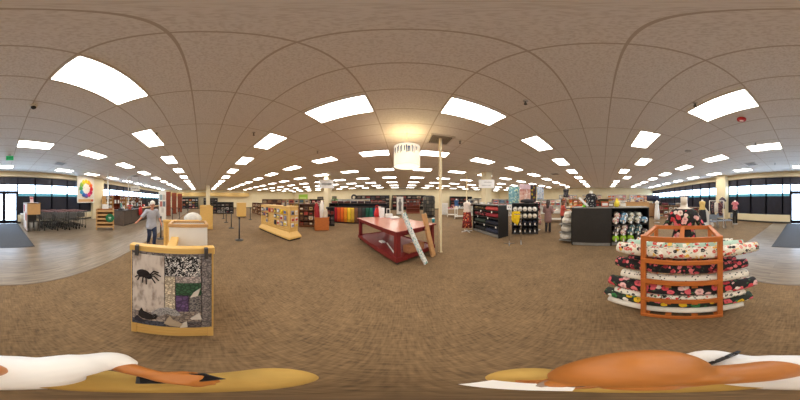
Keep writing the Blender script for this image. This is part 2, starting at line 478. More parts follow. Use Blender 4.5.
# dome camera, alarm, speaker
p = fl(33.5, 106, CEIL)
v = thing('security_camera', 'small black dome security camera on the ceiling near the doors', 'security camera', (p.x, p.y, CEIL))
obj('mount', MB().lathe([(0.075, 0), (0.07, -0.03), (0.05, -0.035)]), M_WHITE, v)
obj('dome', MB().ball((0, 0, -0.04), 0.05, 0.05, 0.05), M_BLACK, v)
p = fl(741.5, 119, CEIL)
v = thing('fire_alarm', 'red fire alarm strobe on the ceiling', 'fire alarm', (p.x, p.y, CEIL), 0.6)
obj('body', MB().lathe([(0.10, 0), (0.10, -0.03), (0.085, -0.05)], seg=28), M_RED, v)
obj('strobe_lens', MB().box(-0.04, 0.04, -0.025, 0.025, -0.085, -0.05, 0.008), mat((225, 190, 185), 0.2), v, 'clear strobe lens')
p = fl(688, 151, CEIL)
v = thing('ceiling_speaker', 'round white speaker grille flush in the ceiling', 'speaker', (p.x, p.y, CEIL))
obj('rim', MB().lathe([(0.13, 0), (0.13, -0.008), (0.115, -0.012)], seg=32), M_LGREY, v)
obj('grille', MB().lathe([(0.115, -0.006), (0.05, -0.014), (0.01, -0.016)], seg=32), mat((190, 182, 172), 0.6), v)
# exit sign
def text_mesh(s, size, depth=0.002):
    cu = bpy.data.curves.new('letters', 'FONT'); cu.body = s; cu.size = size; cu.extrude = depth; cu.align_x = 'CENTER'; cu.align_y = 'CENTER'
    o = bpy.data.objects.new('letters', cu); C.objects.link(o)
    dg = bpy.context.evaluated_depsgraph_get()
    me = bpy.data.meshes.new_from_object(o.evaluated_get(dg)); bpy.data.objects.remove(o)
    return me
def letters(s, size, parent, m, loc, rz=0.0, name='lettering'):
    o = obj(name, text_mesh(s, size), m, parent)
    o.location = loc; o.rotation_euler = (PI / 2, 0, rz)
    return o
p = pol(9.8, 5.4, 3.4)
v = thing('exit_sign', 'green exit sign hanging from the ceiling in front of the doors', 'exit sign', (p.x, p.y, 0), face(p))
obj('housing', MB().box(-0.17, 0.17, -0.025, 0.025, 3.37, 3.6, 0.008), mat((200, 215, 205), 0.4), v)
obj('sign_face', MB().box(-0.155, 0.155, -0.029, -0.024, 3.385, 3.585), emit((0.01, 0.30, 0.09, 1), 0.7, 'exit_green'), v)
letters('EXIT', 0.13, v, mat((4, 40, 20), 0.5), (0, -0.03, 3.485))
obj('canopy', MB().box(-0.06, 0.06, -0.03, 0.03, 3.6, CEIL), M_LGREY, v)
# entrance mat
mm = NT('mat_pile'); vv = mm.coord(); z = mm.n('ShaderNodeTexNoise'); z.inputs['Scale'].default_value = 60; mm.l(vv, z.inputs['Vector'])
mm.l(mm.ramp(z.outputs['Fac'], [(0.35, lin((58, 60, 66))), (0.65, lin((84, 86, 92)))]), mm.p.inputs['Base Color']); mm.p.inputs['Roughness'].default_value = 0.9
v = thing('entrance_mat', 'large charcoal entrance mat in front of the glass doors', 'door mat', (0, 0, 0.004))
obj('pile', MB().box(-1.06, 0.98, -8.6, -4.2, 0, 0.01), mm.m, v)
obj('rubber_edge', MB().box(-1.1, -1.06, -8.62, -4.16, 0, 0.008).box(0.98, 1.02, -8.62, -4.16, 0, 0.008).box(-1.06, 0.98, -4.2, -4.16, 0, 0.008), M_BLACK, v)
# ================================================================ BIG PIECES NEAR THE CAMERA
# ---- quilt fixture: maple stand, a patchwork quilt hung on its end
def rail_fixture(name, label, loc, rz, w, L, h=1.3):
    """two end panels joined by a long middle rail; local -Y end faces the viewer"""
    t = thing(name, label, 'display fixture', loc, rz)
    for y in (0, L):
        e = MB()
        for sx in (-1, 1): e.box(sx * w / 2 - 0.022, sx * w / 2 + 0.022, y - 0.02, y + 0.025, 0.02, h - 0.03, 0.004)
        e.box(-w / 2 - 0.03, w / 2 + 0.03, y - 0.03, y + 0.03, h - 0.055, h, 0.006)
        e.box(-w / 2, w / 2, y, y + 0.02, 0.3, h - 0.04)
        obj('end_panel', e, W_MAPLE, t)
        b = MB()
        for k in range(4): b.box(-w / 2 + 0.022, w / 2 - 0.022, y - 0.016, y + 0.016, 0.03 + 0.073 * k, 0.096 + 0.073 * k, 0.004)
        obj('slatted_base', b, W_MAPLE, t)
    obj('top_rail', MB().box(-0.035, 0.035, 0.03, L - 0.03, h - 0.05, h - 0.005, 0.005), W_MAPLE, t)
    obj('bottom_tray', MB().box(-w / 2, w / 2, 0.02, L, 0.08, 0.12), W_MAPLE, t)
    return t
A0, A1 = fl(133, 331), fl(212, 335.3)
mid = (A0 + A1) / 2
qd = (A1 - A0)
qrz = math.atan2(qd.y, qd.x)
qf = rail_fixture('quilt_display_fixture', 'maple fixture with slatted base whose end carries the spider quilt', (mid.x, mid.y, 0), qrz, qd.length - 0.03, 1.3)
# quilt as a thin hanging cloth built from sewn patches
QW, QZ0, QZ1 = qd.length - 0.02, 0.30, 1.255
q = thing('patchwork_quilt', 'grey, black and purple patchwork quilt with spider and cats on maple stand', 'quilt', (mid.x, mid.y, 0), qrz)
def qp(u0, u1, v0, v1, d=0.0):
    x0 = -QW / 2 + QW * u0; x1 = -QW / 2 + QW * u1
    z1 = QZ1 - (QZ1 - QZ0) * v0; z0 = QZ1 - (QZ1 - QZ0) * v1
    return (x0, x1, -0.046 - d, -0.034 - d * 0.2, z0, z1)
def qmat(kind):
    if kind == 'birch':
        t = NT('birch_print'); nz = t.n('ShaderNodeTexNoise'); nz.inputs['Scale'].default_value = 1; nz.inputs['Detail'].default_value = 4
        t.l(t.coord((22, 1, 7)), nz.inputs['Vector'])
        t.l(t.ramp(nz.outputs['Fac'], [(0.33, lin((150, 134, 122))), (0.5, lin((208, 196, 184))), (0.8, lin((222, 212, 202)))]), t.p.inputs['Base Color']); t.p.inputs['Roughness'].default_value = 0.9
        return t.m
    if kind == 'swirl':
        t = NT('swirl_print'); nz = t.n('ShaderNodeTexNoise'); nz.inputs['Scale'].default_value = 38; nz.inputs['Distortion'].default_value = 2.5
        t.l(t.coord(), nz.inputs['Vector'])
        t.l(t.ramp(nz.outputs['Fac'], [(0.52, lin((24, 22, 24))), (0.56, lin((226, 222, 216)))]), t.p.inputs['Base Color']); t.p.inputs['Roughness'].default_value = 0.9
        return t.m
    a, b, sc = kind
    t = NT('printed_patch'); vo = t.n('ShaderNodeTexVoronoi', feature='DISTANCE_TO_EDGE'); vo.inputs['Scale'].default_value = sc
    t.l(t.coord(), vo.inputs['Vector'])
    nz = t.n('ShaderNodeTexNoise'); nz.inputs['Scale'].default_value = sc * 0.6; t.l(t.coord(), nz.inputs['Vector'])
    t.l(t.mix(t.math('MULTIPLY', t.math('LESS_THAN', vo.outputs['Distance'], 0.12), 0.7), t.ramp(nz.outputs['Fac'], [(0.35, lin(a)), (0.65, lin(tuple(min(255, int(c * 1.25)) for c in a)))]), lin(b)), t.p.inputs['Base Color']); t.p.inputs['Roughness'].default_value = 0.9
    return t.m
obj('backing', MB().box(-QW / 2, QW / 2, -0.04, -0.03, QZ0, QZ1), qmat(((120, 112, 108), (60, 56, 60), 30)), q)
for u0, u1, v0, v1, kd in ((0.02, 0.43, 0.02, 0.72, 'birch'), (0.44, 0.86, 0.02, 0.2, 'swirl'), (0.44, 0.56, 0.21, 0.62, ((196, 184, 160), (120, 106, 92), 42)),
                           (0.57, 0.87, 0.2, 0.27, ((168, 156, 150), (96, 88, 90), 40)), (0.57, 0.87, 0.27, 0.42, ((52, 84, 58), (28, 46, 34), 30)),
                           (0.57, 0.72, 0.43, 0.66, ((92, 70, 106), (52, 40, 64), 26)), (0.73, 0.87, 0.43, 0.66, ((70, 66, 70), (150, 142, 132), 34)),
                           (0.88, 0.985, 0.03, 0.96, ((126, 118, 114), (62, 58, 62), 40)), (0.02, 0.44, 0.73, 0.88, ((150, 138, 128), (100, 92, 92), 24)),
                           (0.44, 0.87, 0.67, 0.86, ((136, 124, 112), (70, 62, 66), 30)), (0.02, 0.45, 0.89, 0.98, ((72, 76, 88), (40, 42, 52), 30)), (0.45, 0.87, 0.87, 0.98, ((92, 84, 86), (44, 40, 44), 36))):
    obj('patch', MB().box(*qp(u0, u1, v0, v1, 0.004)), qmat(kd), q)
def zq(u, v): return (-QW / 2 + QW * u, -0.056, QZ1 - (QZ1 - QZ0) * v)
# spider
sp = MB(); c = zq(0.19, 0.225)
sp.ball((c[0] - 0.015, c[1] + 0.004, c[2] + 0.022), 0.05, 0.009, 0.038); sp.ball((c[0] + 0.028, c[1] + 0.004, c[2] - 0.005), 0.024, 0.008, 0.024)
for s, (dx, dz) in enumerate(((0.10, 0.05), (0.115, 0.015), (0.10, -0.03), (0.075, -0.06))):
    sp.tube([(c[0] + 0.02, c[1], c[2] + 0.0), (c[0] + dx * 0.65, c[1], c[2] + dz * 0.6 + 0.03), (c[0] + dx, c[1], c[2] + dz)], 0.0048, 6)
for s, (dx, dz) in enumerate(((-0.075, -0.03), (-0.055, -0.055), (-0.02, -0.075), (0.01, -0.085))):
    sp.tube([(c[0], c[1], c[2] + 0.0), (c[0] + dx * 0.8, c[1], c[2] + dz * 0.3), (c[0] + dx, c[1], c[2] + dz)], 0.0048, 6)
obj('spider_applique', sp, mat((30, 20, 18), 0.9), q, 'black spider sewn on the pale birch print')
def cut(name, poly, m, label=None, d=0.0):
    b = MB(); pts = [zq(*p) for p in poly]
    M = Matrix(((1, 0, 0, 0), (0, 0, 1, 0), (0, 1, 0, 0), (0, 0, 0, 1)))
    b.prism([(p[0], p[2]) for p in pts], -0.058 - d, -0.048, M)
    obj(name, b, m, q, label)
mk = mat((34, 30, 30), 0.9); mwht = mat((216, 208, 196), 0.9); mlace = qmat(((118, 116, 118), (190, 186, 180), 46))
cut('cat_applique', [(0.11, 0.72), (0.14, 0.66), (0.165, 0.71), (0.21, 0.73), (0.27, 0.76), (0.33, 0.72), (0.36, 0.76), (0.33, 0.82), (0.25, 0.86), (0.15, 0.84), (0.1, 0.8)], mk, 'black cat')
cut('cat_applique', [(0.05, 0.86), (0.08, 0.81), (0.13, 0.86), (0.2, 0.9), (0.14, 0.93), (0.06, 0.92)], mat((48, 46, 56), 0.9), 'dark blue-grey cat')
cut('lace_web', [(0.27, 0.72), (0.35, 0.64), (0.47, 0.6), (0.58, 0.64), (0.63, 0.72), (0.55, 0.74), (0.47, 0.70), (0.38, 0.76), (0.3, 0.8)], mlace, 'grey lace web')
cut('ghost_applique', [(0.43, 0.9), (0.47, 0.8), (0.5, 0.74), (0.54, 0.82), (0.6, 0.86), (0.66, 0.9), (0.62, 0.96), (0.5, 0.94)], mat((182, 164, 140), 0.9), 'tan pointed patch')
cut('ghost_applique', [(0.62, 0.98), (0.65, 0.88), (0.7, 0.84), (0.71, 0.96)], mwht, 'white pointed patch')
cut('ghost_applique', [(0.74, 0.78), (0.8, 0.72), (0.85, 0.68), (0.87, 0.77), (0.88, 0.8), (0.76, 0.8)], mwht, 'white slanted patch')
cut('ghost_applique', [(0.74, 0.44), (0.78, 0.38), (0.86, 0.33), (0.83, 0.42)], mwht, 'white bird wing')
for x in (-0.42, 0.43):
    obj('clip', MB().box(QW * x - 0.012, QW * x + 0.012, -0.065, -0.035, QZ1 - 0.03, QZ1 + 0.055, 0.003), M_DKGREY, q)
# white foam panel / bin standing in the fixture behind the end panel
v = thing('white_bin', 'tall white open bin standing inside the maple quilt fixture', 'bin', (-1.19, -0.13, 0), math.radians(90 + 4))
b = MB().box(-0.18, 0.18, -0.012, 0.0, 0.13, 1.40, 0.004).box(-0.18, -0.168, 0, 0.2, 0.13, 1.40).box(0.168, 0.18, 0, 0.2, 0.13, 1.40).box(-0.18, 0.18, 0.19, 0.2, 0.13, 1.40).box(-0.18, 0.18, 0, 0.2, 0.13, 0.15)
obj('shell', b, M_WHITE, v)
obj('rim', MB().box(-0.19, 0.19, -0.02, 0.01, 1.39, 1.42, 0.004).box(-0.19, 0.19, 0.19, 0.21, 1.39, 1.42, 0.004).box(-0.19, -0.165, 0, 0.2, 1.39, 1.42).box(0.165, 0.19, 0, 0.2, 1.39, 1.42), W_LIGHT, v, 'pale wooden rim')
# second maple fixture further along and its neighbours
rail_fixture('low_maple_fixture', 'maple end panel fixture in the aisle beyond the quilt stand', (-6.95, 0.24, 0), math.radians(90), 0.66, 1.4, 1.32)
v = thing('side_table', 'low maple table carrying a white plastic-wrapped bundle beyond the quilt stand', 'table', (-5.55, -0.4, 0), math.radians(94))
obj('table_top', MB().box(-0.42, 0.42, -0.3, 0.3, 0.64, 0.69, 0.006), W_MAPLE, v)
for sx in (-1, 1):
    for sy in (-1, 1): obj('leg', MB().box(sx * 0.38 - 0.025, sx * 0.38 + 0.025, sy * 0.26 - 0.025, sy * 0.26 + 0.025, 0, 0.64), W_MAPLEV, v)
solo('wrapped_bundle', MB().lathe([(0.05, 0), (0.34, 0.02), (0.4, 0.12), (0.36, 0.26), (0.22, 0.37), (0.05, 0.42)], sy=0.7), mat((226, 222, 214), 0.25), 'white plastic-wrapped bundle domed on the low maple table', 'bundle', (-5.55, -0.4, 0.69), math.radians(94))

# ---- floral fabric rack
F1, F2 = fl(643.5, 315), fl(720, 316.3)
rm = (F1 + F2) / 2; ru = F2 - F1; rrz = math.atan2(ru.y, ru.x); RW = ru.length; RD = 0.56
t = thing('fabric_rack', 'orange-stained slatted wooden rack filled with floral fabric rolls', 'fabric rack', (rm.x, rm.y, 0), rrz)
hx = RW / 2
for sx in (-1, 1):
    for y in (0.0, RD):
        obj('post', MB().box(sx * hx - 0.027, sx * hx + 0.027, y - 0.018, y + 0.022, 0, 1.285, 0.004), W_ORANGEV, t)
for y, z, hh in ((0, 1.255, 0.055), (0, 0.995, 0.05), (0, 0.715, 0.062), (0, 0.405, 0.062), (0, 0.05, 0.06), (RD, 1.255, 0.055), (RD, 0.995, 0.05), (RD, 0.66, 0.05), (RD, 0.36, 0.05), (RD, 0.05, 0.06)):
    obj('rail', MB().box(-hx - 0.02, hx + 0.02, y - 0.03 if y == 0 else y - 0.005, y - 0.008 if y == 0 else y + 0.02, z - hh / 2, z + hh / 2, 0.004), W_ORANGE, t)
W_ORANGEY = wood((198, 112, 50), 0.75, stretch=(8, 1, 8))
for x in (-hx, 0.0, hx):
    obj('cross_bar', MB().box(x - 0.026, x + 0.026, 0.0, RD, 1.235, 1.275, 0.004), W_ORANGEY, t)
for z in (0.975, 0.64, 0.335, 0.06):
    for x in (-hx + 0.03, -0.13, 0.13, hx - 0.03):
        obj('shelf_slat', MB().box(x - 0.03, x + 0.03, 0.0, RD, z - 0.012, z + 0.012), W_ORANGEY, t)
FL_WHITE = floral((228, 222, 206), [(196, 52, 44), (232, 182, 60), (222, 130, 124), (44, 44, 44), (240, 238, 228), (206, 70, 60)], 21, 0.46, (52, 92, 60), 'white_floral')
FL_MINT = floral((176, 206, 190), [(206, 70, 60), (240, 238, 228), (232, 190, 80), (240, 238, 228)], 15, 0.42, (60, 120, 96), 'mint_floral')
FL_ROSE = floral((26, 22, 24), [(196, 74, 84), (222, 120, 124), (150, 44, 56), (210, 96, 100)], 17, 0.45, (46, 60, 46), 'black_rose', (120, 30, 44))
FL_BIG = floral((30, 26, 28), [(224, 96, 108), (236, 190, 186), (214, 70, 80), (240, 220, 210), (226, 120, 126)], 11, 0.48, (60, 96, 62), 'big_pink_floral', (150, 40, 56))
FL_DOT = dots((226, 220, 206), (34, 32, 34), 26, 0.24, 'cream_dotted')
FL_GREEN = floral((38, 46, 40), [(232, 190, 40), (52, 120, 66), (224, 96, 108), (60, 140, 76), (240, 236, 228)], 10, 0.46, (46, 110, 60), 'green_floral')
FL_IVORY = floral((230, 226, 212), [(30, 30, 30), (206, 70, 60), (30, 30, 30), (70, 110, 70)], 20, 0.36, (60, 70, 60), 'ivory_floral')
M_CORE = mat((196, 172, 134), 0.8); M_COREHOLE = mat((60, 48, 36), 0.9)
def fabric_roll(label, m, x0, x1, y, z, r, parent_loc=(rm.x, rm.y), rz=rrz, group='floral fabric rolls on the orange rack', cat='fabric roll'):
    L = x1 - x0
    cx = (x0 + x1) / 2
    co, si = math.cos(rz), math.sin(rz)
    o = thing('fabric_roll', label, cat, (parent_loc[0] + co * cx - si * y, parent_loc[1] + si * cx + co * y, z), rz, group)
    b = MB(); rings = []
    for k in range(15):
        f = k / 14; rr = r * (1 + 0.05 * math.sin(9 * f + x0 * 7) + 0.03 * math.sin(23 * f)) * (0.94 if k in (0, 14) else 1)
        rings.append([(-L / 2 + L * f, rr * math.cos(2 * PI * a / 18) * (1.06 + 0.03 * math.sin(5 * f)), rr * 0.97 * math.sin(2 * PI * a / 18)) for a in range(18)])
    b.loft(rings); obj('fabric', b, m, o)
    obj('core', MB().cyl((-L / 2 - 0.02, 0, 0), (L / 2 + 0.02, 0, 0), r * 0.32, seg=12), M_CORE, o)
    return o
for a in (('white floral roll with red and yellow blossoms, front of the top shelf', FL_WHITE, -0.72, 0.86, 0.09, 1.065, 0.068),
          ('mint green floral roll behind the white one on the top shelf', FL_MINT, -0.66, 0.74, 0.235, 1.075, 0.062),
          ('ivory roll with small black sprigs at the back of the top shelf', FL_IVORY, -0.6, 0.66, 0.38, 1.065, 0.06),
          ('black roll with pink roses, upper roll of the second shelf', FL_ROSE, -0.76, 0.74, 0.13, 0.835, 0.066),
          ('second black rose-print roll, behind the first on the second shelf', FL_ROSE, -0.68, 0.66, 0.285, 0.825, 0.064),
          ('cream roll with dark dots, lowest roll of the second shelf', FL_DOT, -0.66, 0.72, 0.075, 0.708, 0.055),
          ('black roll with big pink and white flowers on the third shelf', FL_BIG, -0.84, 0.84, 0.105, 0.51, 0.075),
          ('pink flowered dark roll lying behind on the third shelf', FL_BIG, -0.7, 0.7, 0.29, 0.425, 0.072),
          ('white sprigged roll under the big pink floral roll', FL_IVORY, -0.74, 0.68, 0.06, 0.395, 0.045),
          ('dark roll with green leaves and yellow flowers on the lowest shelf', FL_GREEN, -0.9, 0.78, 0.1, 0.255, 0.07),
          ('second green-leaf roll behind on the lowest shelf', FL_GREEN, -0.8, 0.7, 0.27, 0.15, 0.07),
          ('plain white roll at the very bottom of the rack', mat((222, 218, 208), 0.85), -0.84, 0.66, 0.08, 0.135, 0.058)):
    fabric_roll(*a)

# ---- dress form helper (torso on a stand)
def dress_form(label, p, rz, ht, garment, skin, skirt=None, sleeves=None, base='disc', s=1.0, zneck=None, name='dress_form', neck=0.012):
    t = thing(name, label, 'mannequin', (p[0], p[1], 0), rz)
    zn = zneck or ht
    prof = [(0.14, -0.78), (0.165, -0.66), (0.16, -0.58), (0.125, -0.42), (0.145, -0.30), (0.165, -0.2), (0.15, -0.12), (0.10, -0.085), (0.056, -0.06), (0.052, 0.0)]
    g = MB().lathe([(r * s, zn + z * s) for r, z in prof], sx=1.12, sy=0.78, seg=20)
    g.cyl((0, 0, zn - 0.02), (0, 0, zn + neck), 0.056 * s)
    obj('torso', g, skin, t)
    top = MB()
    top.lathe([((r + 0.014) * s, zn + z * s) for r, z in ((0.15, -0.7), (0.17, -0.62), (0.155, -0.52), (0.13, -0.42), (0.148, -0.30), (0.168, -0.2), (0.155, -0.125), (0.115, -0.09))], sx=1.14, sy=0.84, seg=22)
    obj('garment', top, garment, t)
    if sleeves:
        for sx in (-1, 1):
            sl = MB(); rings = []
            for f, r in ((0, 0.062), (0.3, 0.06), (0.65, 0.064), (1, 0.07)):
                cx = sx * (0.15 + sleeves * 0.5 * f) * s; cz = zn - (0.13 + sleeves * 0.9 * f) * s
                rings.append([(cx + sx * r * s * 0.75 * math.cos(2 * PI * a / 12), r * s * math.sin(2 * PI * a / 12), cz + r * 0.45 * s * math.cos(2 * PI * a / 12)) for a in range(12)])
            sl.loft(rings); obj('sleeve', sl, garment, t)
    if skirt is not None:
        sk = MB(); rings = []
        z0, z1 = skirt[1], zn - 0.42 * s
        for f, r in ((0, 1.55), (0.3, 1.4), (0.7, 1.22), (0.92, 1.0), (1, 0.88)):
            rings.append([(0.165 * s * r * 1.1 * math.cos(2 * PI * a / 28) * (1 + 0.07 * (1 - f) * math.cos(7 * 2 * PI * a / 28)), 0.135 * s * r * math.sin(2 * PI * a / 28) * (1 + 0.07 * (1 - f) * math.cos(7 * 2 * PI * a / 28)), z0 + (z1 - z0) * f) for a in range(28)])
        sk.loft(rings); obj('skirt', sk, skirt[0], t)
    st = MB().cyl((0, 0, 0.03), (0, 0, zn - 0.7 * s), 0.018)
    obj('stand_pole', st, M_LGREY, t)
    if base == 'disc': obj('stand_base', MB().lathe([(0.19, 0), (0.185, 0.018), (0.03, 0.035)]), M_LGREY, t)
    else:
        b = MB()
        for k in range(4): b.bar((0, 0, 0.05), (0.3 * math.cos(k * PI / 2 + .5), 0.3 * math.sin(k * PI / 2 + .5), 0.015), 0.035, 0.03)
        obj('stand_base', b, M_WHITE, t)
    return t
M_FORM = mat((236, 228, 214), 0.45, var=0.03)
dress_form('headless white dress form in a black and pink floral blouse behind the orange rack', pol(684, 1.93), face(pol(684, 1.93)), 1.60, FL_BIG, M_FORM, sleeves=0.30, s=0.92, neck=0.1)

# ---- red cutting table
TL, TF, TR = fl(357.4, 217.8, 0.92), fl(396.3, 232, 0.92), fl(434.3, 223, 0.92)
ax = (TF - TL); L1 = ax.length; trz = math.atan2(ax.y, ax.x)
W1 = 1.5
tu = Vector((math.cos(trz), math.sin(trz), 0)); tv = Vector((-tu.y, tu.x, 0))
tb = thing('cutting_table', 'large mahogany red cutting table on casters with an open lower shelf', 'table', (TF.x, TF.y, 0), trz)
# local: x from -L1 (far left corner) to 0 (near corner), y from 0 to W1
obj('table_top', MB().box(-L1, 0, 0, W1, 0.885, 0.92, 0.005), W_CHERRYTOP, tb, 'reddish wood top, its gloss painted in as a paler tone')
obj('top_edge', MB().box(-L1 - 0.012, 0.012, -0.012, 0.0, 0.875, 0.918).box(-L1 - 0.012, 0.012, W1, W1 + 0.012, 0.875, 0.918).box(-L1 - 0.012, -L1, 0, W1, 0.875, 0.918).box(0, 0.012, 0, W1, 0.875, 0.918), W_CHERRY, tb)
ap = MB().box(-L1 + 0.1, -0.1, 0.06, 0.085, 0.77, 0.885).box(-L1 + 0.1, -0.1, W1 - 0.085, W1 - 0.06, 0.77, 0.885).box(-L1 + 0.06, -L1 + 0.085, 0.1, W1 - 0.1, 0.77, 0.885).box(-0.085, -0.06, 0.1, W1 - 0.1, 0.77, 0.885)
obj('apron', ap, W_CHERRY, tb)
for x in (-L1 + 0.1, -0.1):
    for y in (0.1, W1 - 0.1):
        lg = obj('leg', MB().box(x - 0.06, x + 0.06, y - 0.06, y + 0.06, 0.09, 0.885, 0.008), wood((128, 34, 34), 0.7, stretch=(6, 6, 1)), tb)
        cm = MB().cyl((x - 0.018, y, 0.04), (x + 0.018, y, 0.04), 0.04, seg=18).box(x - 0.03, x + 0.03, y - 0.02, y + 0.02, 0.06, 0.09)
        obj('caster', cm, M_DKGREY, lg)
obj('lower_shelf', MB().box(-L1 + 0.04, -0.04, 0.04, W1 - 0.04, 0.17, 0.2), W_CHERRY, tb)
obj('shelf_rail', MB().box(-L1 + 0.02, -0.02, 0.015, 0.04, 0.1, 0.23, 0.004).box(-L1 + 0.02, -0.02, W1 - 0.04, W1 - 0.015, 0.1, 0.23, 0.004).box(-L1 + 0.02, -L1 + 0.045, 0.04, W1 - 0.04, 0.1, 0.23).box(-0.045, -0.02, 0.04, W1 - 0.04, 0.1, 0.23), W_CHERRY, tb)
def tw(x, y, z): return Vector((TF.x, TF.y, 0)) + tu * x + tv * y + Vector((0, 0, z))
# things on the table
def ontable(px, py): return fl(px, py, 0.92)
p = ontable(381.5, 217)
v = thing('paper_carton', 'tall white carton standing at the far end of the red table', 'box', p, trz)
obj('carton', MB().box(-0.11, 0.11, -0.09, 0.09, 0, 0.40, 0.006), M_PAPER, v); obj('flap', MB().box(-0.11, 0.11, -0.09, -0.08, 0.40, 0.46), M_PAPER, v)
p = ontable(389, 217.5)
v = thing('price_gun_station', 'white scanner station with a dark screen at the far end of the red table', 'scanner', p, 0.2)
obj('body', MB().box(-0.15, 0.15, -0.12, 0.12, 0, 0.16, 0.03), M_WHITE, v)
obj('screen', MB().box(-0.11, 0.03, -0.1, -0.07, 0.16, 0.38, 0.01), M_WHITE, v)
obj('display', MB().box(-0.09, 0.01, -0.106, -0.1, 0.19, 0.35), M_BLACK, v)
p = ontable(377, 216.8)
v = thing('red_tote', 'small red tote slumped beside the white carton on the red table', 'bag', p, 0.3)
obj('bag', MB().lathe([(0.1, 0), (0.13, 0.08), (0.12, 0.2), (0.08, 0.34), (0.05, 0.4)], sy=0.7), M_RED, v)
obj('strap', MB().tube([(-0.06, 0, 0.36), (-0.04, 0, 0.5), (0.04, 0, 0.5), (0.06, 0, 0.36)], 0.012), M_RED, v)
p = ontable(395, 218.5)
solo('fabric_scrap', MB().lathe([(0.16, 0), (0.2, 0.03), (0.12, 0.08), (0.02, 0.1)], sy=0.6), M_PAPER, 'crumpled white cloth on the red table beside the scanner station', 'cloth', p, 0.5)
p = ontable(435, 222.2) - Vector((0.06, 0.02, 0))
v = thing('teal_cup', 'teal cup on the right corner of the red table by the white pole', 'cup', p, 0)
obj('cup', MB().lathe([(0.04, 0), (0.052, 0.13), (0.046, 0.13), (0.036, 0.012)]), mat((40, 140, 150), 0.4), v)
obj('lid', MB().lathe([(0.054, 0.13), (0.05, 0.145), (0.02, 0.15)]), M_WHITE, v)
# on the lower shelf
v = thing('yardstick', 'long pale yardstick lying across the lower shelf of the red table', 'ruler', tw(-0.75, 0.35, 0.203), trz - 0.35)
obj('stick', MB().box(-0.5, 0.5, -0.02, 0.02, 0, 0.008), M_PAPER, v); obj('end_cap', MB().box(0.49, 0.51, -0.021, 0.021, 0, 0.01), M_STEEL, v)
solo('paper_box', MB().box(-0.1, 0.1, -0.07, 0.07, 0, 0.05, 0.006), M_PAPER, 'small flat white box on the lower shelf of the red table', 'box', tw(-1.35, 0.42, 0.2), trz)
v = thing('brown_parcel', 'brown paper parcel on the lower shelf behind the floral board', 'parcel', tw(-0.2, 0.75, 0.2), trz)
obj('parcel', MB().box(-0.12, 0.12, -0.3, 0.3, 0, 0.22, 0.03), mat((176, 120, 80), 0.8), v); obj('tape', MB().box(-0.122, 0.122, -0.02, 0.02, 0, 0.223), mat((190, 150, 110), 0.4), v)
# boards leaning on the table
def leaning(name, label, base, top, w, th, m, extra=None):
    base, top = Vector(base), Vector(top); d = top - base
    o = thing(name, label, 'fabric bolt', base, 0, 'bolts leaning on the cutting table')
    side = Vector((1, 0, 0)); side = (tu * 0.35 + tv * 0.94)
    b = MB().bar((0, 0, 0), d, w, th, up=tuple(tu * 0.8 + Vector((0, 0, 0.2))), bev=0.008)
    obj('wrapped_board', b, m, o)
    n = d.normalized()
    e = MB().bar(-n * 0.0 + d, d + n * 0.012, w * 0.9, th * 0.7, up=tuple(tu * 0.8 + Vector((0, 0, 0.2))))
    obj('end_board', e, M_CORE, o)
    return o
b0 = fl(426, 264); leaning('fabric_bolt', 'pale bolt printed with teal leaves leaning on the red table', b0 + Vector((0, 0, 0.012)), pol(403.5, 3.12, 1.33), 0.12, 0.05, floral((214, 212, 204), [(84, 140, 150), (150, 190, 190), (110, 150, 130), (232, 230, 222)], 16, 0.38, (70, 120, 120), 'teal_leaf'))
b1 = fl(433.5, 256.5); leaning('fabric_bolt', 'plain tan cardboard-coloured bolt leaning on the red table by the pole', b1 + Vector((0, 0, 0.012)), pol(424, 3.62, 1.25), 0.15, 0.07, mat((190, 142, 92), 0.8, var=0.1))
# white square power pole
p = fl(440.3, 252)
v = thing('power_pole', 'white square pole from floor to ceiling at the corner of the red table', 'pole', (p.x, p.y, 0), 0.3)
obj('shaft', MB().box(-0.035, 0.035, -0.035, 0.035, 0.02, CEIL), M_CREAM, v)
obj('foot_plate', MB().box(-0.05, 0.05, -0.05, 0.05, 0, 0.02, 0.004), M_CREAM, v)
# drum pendant above the table
p = pol(407, 3.45, 0)
v = thing('drum_pendant', 'glowing white drum pendant with blue-grey brush strokes above the red table', 'pendant lamp', (p.x, p.y, 0), face(p))
R = 0.355; z0, z1 = H + 3.45 * math.tan(math.radians(15.6)) + 0.0, 3.16
z0 = 2.57
tn = NT('drum_shade'); cc = tn.n('ShaderNodeTexCoord'); sp_ = tn.n('ShaderNodeSeparateXYZ'); tn.l(cc.outputs['Object'], sp_.inputs[0])
tn.p.inputs['Base Color'].default_value = lin((236, 226, 204)); tn.p.inputs['Emission Color'].default_value = (1, 0.88, 0.66, 1); tn.p.inputs['Emission Strength'].default_value = 0.5
tn.p.inputs['Roughness'].default_value = 0.8
sh = MB(); seg = 48
ring = lambda r, z: [(r * math.cos(2 * PI * k / seg), r * math.sin(2 * PI * k / seg), z) for k in range(seg)]
sh.loft([ring(R, z0), ring(R, z1)], close=False); sh.loft([ring(R - 0.008, z1), ring(R - 0.008, z0)], close=False)
obj('shade', sh, tn.m, v)
obj('bottom_diffuser', MB().cyl((0, 0, z0 + 0.01), (0, 0, z0 + 0.016), R - 0.008, seg=48), emit((1, 0.9, 0.7, 1), 1.3, 'drum_diffuser'), v)
rnd = random.Random(5); bs = MB()
